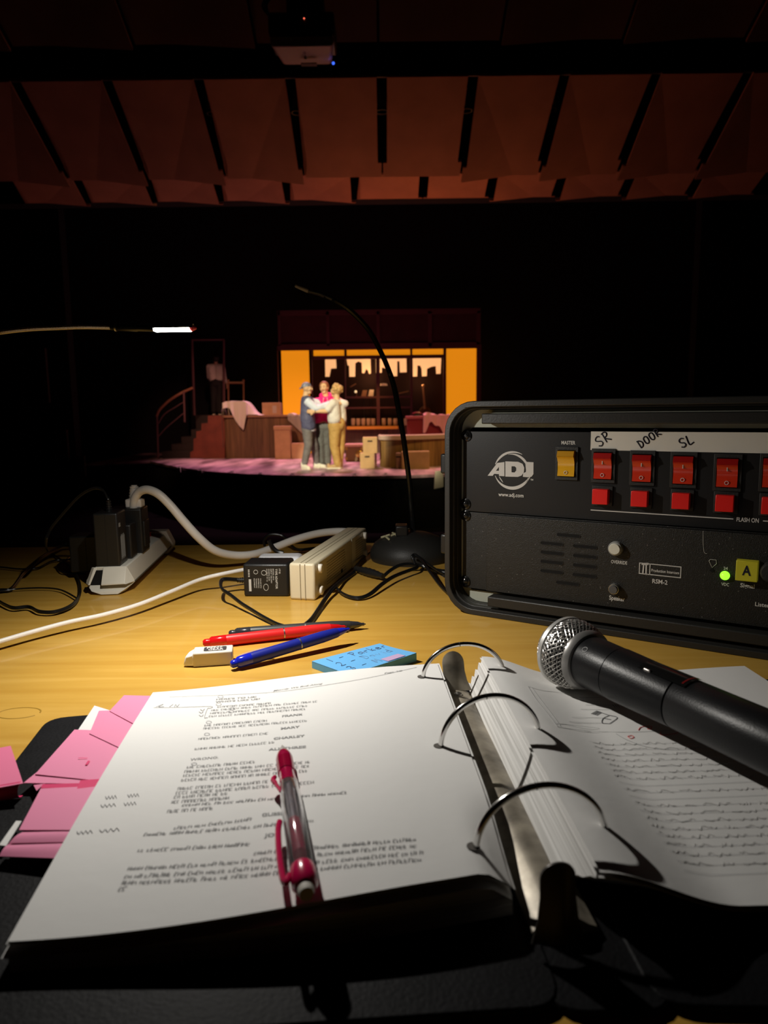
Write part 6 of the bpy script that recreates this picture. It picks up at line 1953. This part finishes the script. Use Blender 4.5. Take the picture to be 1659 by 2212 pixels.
m.cap(sr, .085, sr + (elr - sr) * .12, .080); m.cap(sl, .085, sl + (ell - sl) * .12, .08)
m.cap(neck - UP * .05, .085, chest + UP * .04, .11)
blob('jacket', m, NAVY, A, .014, 4)
WHS = M('white_sleeve', (.62, .65, .72), .55, bump=.9, bscale=7, bdist=.05)
m = MB(); limb(m, [sr + (elr - sr) * .08, elr, elr.lerp(wr, .86)], [.086, .078, .056]); blob('sleeve', m, WHS, A, .012, 3)
m = MB(); limb(m, [sl + (ell - sl) * .08, ell, ell.lerp(wl, .86)], [.086, .078, .056]); blob('sleeve', m, WHS, A, .012, 3)
m = MB(); m.lathe([(.152, 0), (.158, .02), (.152, .05)], pelv + Vector((.03, 0, -.055)), (0, 0, 1), 28, .85, 1.15)
obj('hem_band', m, M('white_trim', (.75, .76, .80), .6), A)
m = MB(); m.tube([sr + Vector((.06, -.06, -.10)), sr + Vector((.09, -.05, -.16)), sr + Vector((.15, -.03, -.14))], .018, 8)
obj('sleeve_stripe', m, M('grey_stripe', (.2, .22, .26), .6), A)
GREYT = M('grey_trousers', (.15, .135, .13), .7, bump=.9, bscale=7, bdist=.05)
m = MB(); m.cap(pelv + Vector((0, .06, 0)), .13, pelv + Vector((0, -.06, 0)), .13)
limb(m, [hr, kr, ar + UP * .03], [.112, .085, .066]); limb(m, [hl, kl, al + UP * .03], [.112, .085, .066])
blob('trousers', m, GREYT, A, .013, 4)
SNK = M('cream_sneaker', (.72, .68, .55), .55)
shoe(A, ar + Vector((-.03, 0, 0)), (.6, -.8, 0), SNK); shoe(A, al + Vector((-.03, 0, 0)), (.9, -.35, 0), SNK)
CAPM = M('patterned_bandana', (.20, .20, .24), .7, var=.8, vscale=28)
m = MB(); m.sphere(hc + u * .040 - f * .022, .107, 20, 14, (.92, 1.0, .80))
for v in m.v:
    e = (v - hc).dot(u) - (.030 + .15 * (v - hc).dot(f))
    if e < 0: v -= u * e
m.cap(hc - f * .115 + u * .020, .024, hc - f * .160 - u * .005, .014)
obj('bandana_cap', m, CAPM, A)

# --- B: middle, pink hoodie, facing us
yB_ = 14.52
Bp = thing('person', 'smiling person in hot pink hoodie and dark grey trousers, middle of the hug', 'person', tuple(up(pp(700, 1008, 0, yB_), ZS)))
hc = pp(700, 838, -.02, yB_); fB = Vector((-.22, -.95, -.05)); uB = Vector((-.14, 0, 1))
neck = pp(704, 856, 0, yB_); chest = pp(703, 874, 0, yB_); waist = pp(700, 905, 0, yB_); pelv = pp(699, 922, 0, yB_)
sl, sr = chest + Vector((.17, 0, .06)), chest + Vector((-.17, 0, .06))
hl, hr = pelv + Vector((.09, 0, -.02)), pelv + Vector((-.08, 0, -.02))
kl, kr = pp(706, 962, .02, yB_), pp(692, 962, -.04, yB_)
al, ar = pp(708, 1000, .0, yB_), pp(694, 1001, -.05, yB_); al.z = ar.z = ZS + .09
elr = pp(676, 882, .06, yB_); wr = pp(662, 880, .02, yB_)
ell = pp(733, 876, .02, yB_); wl = pp(738, 866, -.20, yB_)
m = MB(); f, u, s = head_caps(m, hc, fB, .100, uB)
m.cap(hc - u * .06 - f * .02, .056, neck - UP * .05, .06)
for q in (.075, -.075): m.cap(chest + Vector((q, 0, .02)), .10, pelv + Vector((q * .8, 0, 0)), .10)
limb(m, [sr, elr, wr], [.056, .045, .03]); limb(m, [sl, ell, wl], [.056, .045, .03])
limb(m, [hr, kr, ar], [.088, .058, .04]); limb(m, [hl, kl, al], [.088, .058, .04])
hand_caps(m, wr, (-.6, -.5, -.4), (0, -1, 0)); hand_caps(m, wl, (-.75, -.5, .1), (0, 0, -1))
blob('body', m, SKIN, Bp, .010, 3)
face_parts(Bp, hc, f, u, s, (.25, .10, .04))
PINKH = M('hot_pink_hoodie', (.85, .015, .20), .7, bump=.9, bscale=7, bdist=.05)
m = MB()
for q in (.09, -.09): m.cap(chest + Vector((q, 0, .03)), .122, waist + Vector((q, 0, 0)), .125)
limb(m, [sr, elr, elr.lerp(wr, .8)], [.085, .068, .055]); limb(m, [sl, ell, ell.lerp(wl, .55)], [.085, .068, .055])
blob('hoodie', m, PINKH, Bp, .014, 4)
m = MB()
m.tube([neck + Vector((math.cos(w) * .095, math.sin(w) * .085 + .01, .015 + .03 * math.sin(w) - .035 * max(0, -math.sin(w)))) for w in [2 * math.pi * k / 24 for k in range(25)]], .042, 10)
obj('hood_collar', m, PINKH, Bp)
m = MB()
for k in (-1, 1): m.tube(catmull([neck + Vector((.035 * k, -.13, -.03)), neck + Vector((.045 * k, -.155, -.12)), neck + Vector((.04 * k, -.15, -.20))], 4), .006, 6)
obj('drawstring', m, M('pale_string', (.85, .5, .6), .6), Bp)
DG = M('dark_grey_trousers', (.115, .115, .105), .7, bump=.9, bscale=7, bdist=.05)
m = MB(); m.cap(pelv + Vector((.06, 0, 0)), .125, pelv + Vector((-.06, 0, 0)), .125)
limb(m, [hr, kr, ar + UP * .01], [.112, .088, .075]); limb(m, [hl, kl, al + UP * .01], [.112, .088, .075])
blob('trousers', m, DG, Bp, .013, 4)
shoe(Bp, ar + Vector((0, .06, 0)), (-.15, -1, 0), SNK, .27); shoe(Bp, al + Vector((0, .06, 0)), (.15, -1, 0), M('tan_shoe', (.50, .34, .20), .6), .27)
HAIRB = M('auburn_hair', (.26, .085, .03), .6, bump=.8, bscale=80)
m = MB(); m.sphere(hc + u * .034 - f * .026, .107, 20, 14, (.92, .98, .98))
vv = []
for v in m.v:
    e = (v - hc).dot(f) - .045
    if e > 0 and (v - hc).dot(u) < .09: v -= f * e * 1.0
m.cap(hc + s * .075 - f * .02 + u * .01, .028, hc + s * .070 - f * .02 - u * .06, .016)
m.cap(hc - s * .075 - f * .02 + u * .01, .028, hc - s * .070 - f * .02 - u * .05, .014)
obj('hair', m, HAIRB, Bp)

# --- C: right, white tee, tan trousers, curly blond hair, seen from behind and the side
yC = 14.18
Cp = thing('person', 'person in white T-shirt and tan trousers with curly blond hair, hugging from the right', 'person', tuple(up(pp(729, 1010, 0, yC), ZS)))
hc = pp(725, 845, .02, yC); fC = Vector((-.86, .42, -.05))
neck = pp(727, 862, .0, yC); chest = pp(727, 878, 0, yC); waist = pp(728, 905, 0, yC); pelv = pp(727, 922, 0, yC)
sr, sl = chest + Vector((-.06, -.15, .055)), chest + Vector((.12, .06, .055))
hl, hr = pelv + Vector((.05, .07, -.02)), pelv + Vector((-.03, -.07, -.02))
kl, kr = pp(735, 962, .08, yC), pp(722, 962, -.08, yC)
al, ar = pp(733, 1000, .06, yC), pp(729, 1001, -.08, yC); al.z = ar.z = ZS + .09
elr = pp(706, 888, -.22, yC); wr = pp(679, 889, -.24, yC)             # forearm across to the left person
ell = pp(748, 872, .05, yC); wl = pp(733, 862, .22, yC)
m = MB(); f, u, s = head_caps(m, hc, fC, .098)
m.cap(hc - UP * .06 - f * .02, .055, neck - UP * .05, .06)
for q in (.07, -.07): m.cap(chest + Vector((q * .5, q, .02)), .10, pelv + Vector((q * .5, q * .8, 0)), .105)
limb(m, [sr, elr, wr], [.056, .046, .031]); limb(m, [sl, ell, wl], [.056, .046, .032])
limb(m, [hr, kr, ar], [.092, .06, .042]); limb(m, [hl, kl, al], [.092, .06, .042])
hand_caps(m, wr, (-1, .12, .03), (0, 1, 0), 1.05); hand_caps(m, wl, (-1, .1, -.05), (0, 0, -1))
blob('body', m, SKIN, Cp, .010, 3)
face_parts(Cp, hc, f, u, s, (.3, .18, .08))
TEE = M('white_tee', (.66, .62, .56), .7, bump=.9, bscale=7, bdist=.05)
m = MB()
for q in (.085, -.085): m.cap(chest + Vector((q * .6, q, .03)), .122, waist + Vector((q * .6, q, .0)), .135)
limb(m, [sr, sr.lerp(elr, .75)], [.085, .078]); limb(m, [sl, sl.lerp(ell, .6)], [.085, .074])
m.cap(neck - UP * .05, .07, chest + UP * .05, .10)
blob('t_shirt', m, TEE, Cp, .013, 4)
m = MB().lathe([(.140, -.015), (.145, 0), (.140, .02)], waist + Vector((0, 0, -.075)), (0, 0, 1), 28, 1.0, 1.08)
obj('belt', m, M('brown_belt', (.30, .09, .03), .5), Cp)
TANT = M('tan_trousers', (.46, .28, .08), .7, bump=.9, bscale=7, bdist=.05)
m = MB(); m.cap(pelv + Vector((.04, .06, .02)), .140, pelv + Vector((-.03, -.06, .02)), .140)
m.cap(waist + Vector((.02, .0, -.09)), .145, pelv, .150)
limb(m, [hr, kr, ar + UP * .0], [.128, .092, .070]); limb(m, [hl, kl, al], [.128, .094, .070])
blob('trousers', m, TANT, Cp, .013, 4)
SHT = M('suede_shoe', (.44, .28, .13), .7)
shoe(Cp, ar + Vector((.03, 0, 0)), (-.95, -.1, 0), SHT, .27); shoe(Cp, al + Vector((.03, 0, 0)), (-.85, .3, 0), SHT, .27)
m = MB(); rnd = random.Random(11)
m.sphere(hc + u * .028 - f * .030, .104, 16, 12)
for i in range(70):
    v = Vector((rnd.gauss(0, 1), rnd.gauss(0, 1), rnd.gauss(0, 1))).normalized()
    if v.dot(f) > .45 or v.dot(u) < -.62: continue
    m.sphere(hc + u * .028 - f * .030 + v * .106, rnd.uniform(.022, .034), 8, 6)
blob('curly_hair', m, M('blond_hair', (.50, .30, .11), .6, bump=.8, bscale=70, var=.35, vscale=40), Cp, .009, 1)
m = MB().tube([wr + Vector((.045 * 0 + .02, math.cos(w) * .036, math.sin(w) * .036)) for w in [2 * math.pi * k / 16 for k in range(17)]], .006, 6)
obj('wristband', m, BLK, Cp)

# --- D: man on the platform, white shirt, seen from behind
yD = y6 + 1.55
Dp = thing('person', 'person in white shirt and dark trousers standing on the platform, back turned', 'person', tuple(up(pp(468, 897, 0, yD), zp)))
hc = pp(466, 776, 0, yD); fD = Vector((-.25, .95, -.15))
neck = pp(467, 787, 0, yD); chest = pp(466, 797, 0, yD); waist = pp(467, 817, 0, yD); pelv = pp(468, 830, 0, yD)
sl, sr = chest + Vector((-.17, 0, .05)), chest + Vector((.17, 0, .05))
hl, hr = pelv + Vector((-.08, 0, -.02)), pelv + Vector((.08, 0, -.02))
kl, kr = pp(462, 862, -.03, yD), pp(474, 862, .02, yD)
al, ar = pp(462, 890, 0, yD), pp(475, 890, .03, yD); al.z = ar.z = zp + .09
elr = pp(484, 812, -.02, yD); wr = pp(489, 828, -.10, yD)
ell = pp(452, 814, .05, yD); wl = pp(456, 826, .18, yD)
m = MB(); f, u, s = head_caps(m, hc, fD, .095)
m.cap(hc - UP * .06, .054, neck - UP * .05, .06)
for q in (.075, -.075): m.cap(chest + Vector((q, 0, .02)), .10, pelv + Vector((q * .8, 0, 0)), .10)
limb(m, [sr, elr, wr], [.056, .045, .03]); limb(m, [sl, ell, wl], [.056, .045, .03])
limb(m, [hr, kr, ar], [.088, .058, .04]); limb(m, [hl, kl, al], [.088, .058, .04])
hand_caps(m, wr, (.25, -.1, -1), (-1, 0, 0)); hand_caps(m, wl, (.3, .5, -.8), (1, 0, 0))
blob('body', m, SKIND, Dp, .010, 3)
SH = M('white_shirt', (.60, .54, .50), .7, bump=.9, bscale=7, bdist=.05)
m = MB()
for q in (.09, -.09): m.cap(chest + Vector((q, 0, .02)), .118, waist + Vector((q * .9, 0, 0)), .115)
limb(m, [sr, elr, elr.lerp(wr, .85)], [.082, .066, .048]); limb(m, [sl, ell, ell.lerp(wl, .85)], [.082, .066, .048])
m.cap(neck - UP * .04, .065, chest + UP * .04, .09)
blob('shirt', m, SH, Dp, .013, 4)
DK = M('black_trousers', (.012, .010, .012), .8)
m = MB(); m.cap(pelv + Vector((.05, 0, .06)), .115, pelv + Vector((-.05, 0, .06)), .115); m.cap(pelv + Vector((.05, 0, 0)), .12, pelv + Vector((-.05, 0, 0)), .12)
limb(m, [hr, kr, ar], [.108, .085, .072]); limb(m, [hl, kl, al], [.108, .085, .072])
blob('trousers', m, DK, Dp, .013, 4)
_zs = ZS; ZS = zp
shoe(Dp, al, (-.2, 1, 0), BLK, .27); shoe(Dp, ar, (.2, 1, 0), BLK, .27)
ZS = _zs
m = MB(); m.sphere(hc + u * .026 - f * .020, .104, 16, 12); obj('hair', m, M('dark_hair', (.015, .010, .008), .6, bump=.6, bscale=80), Dp)
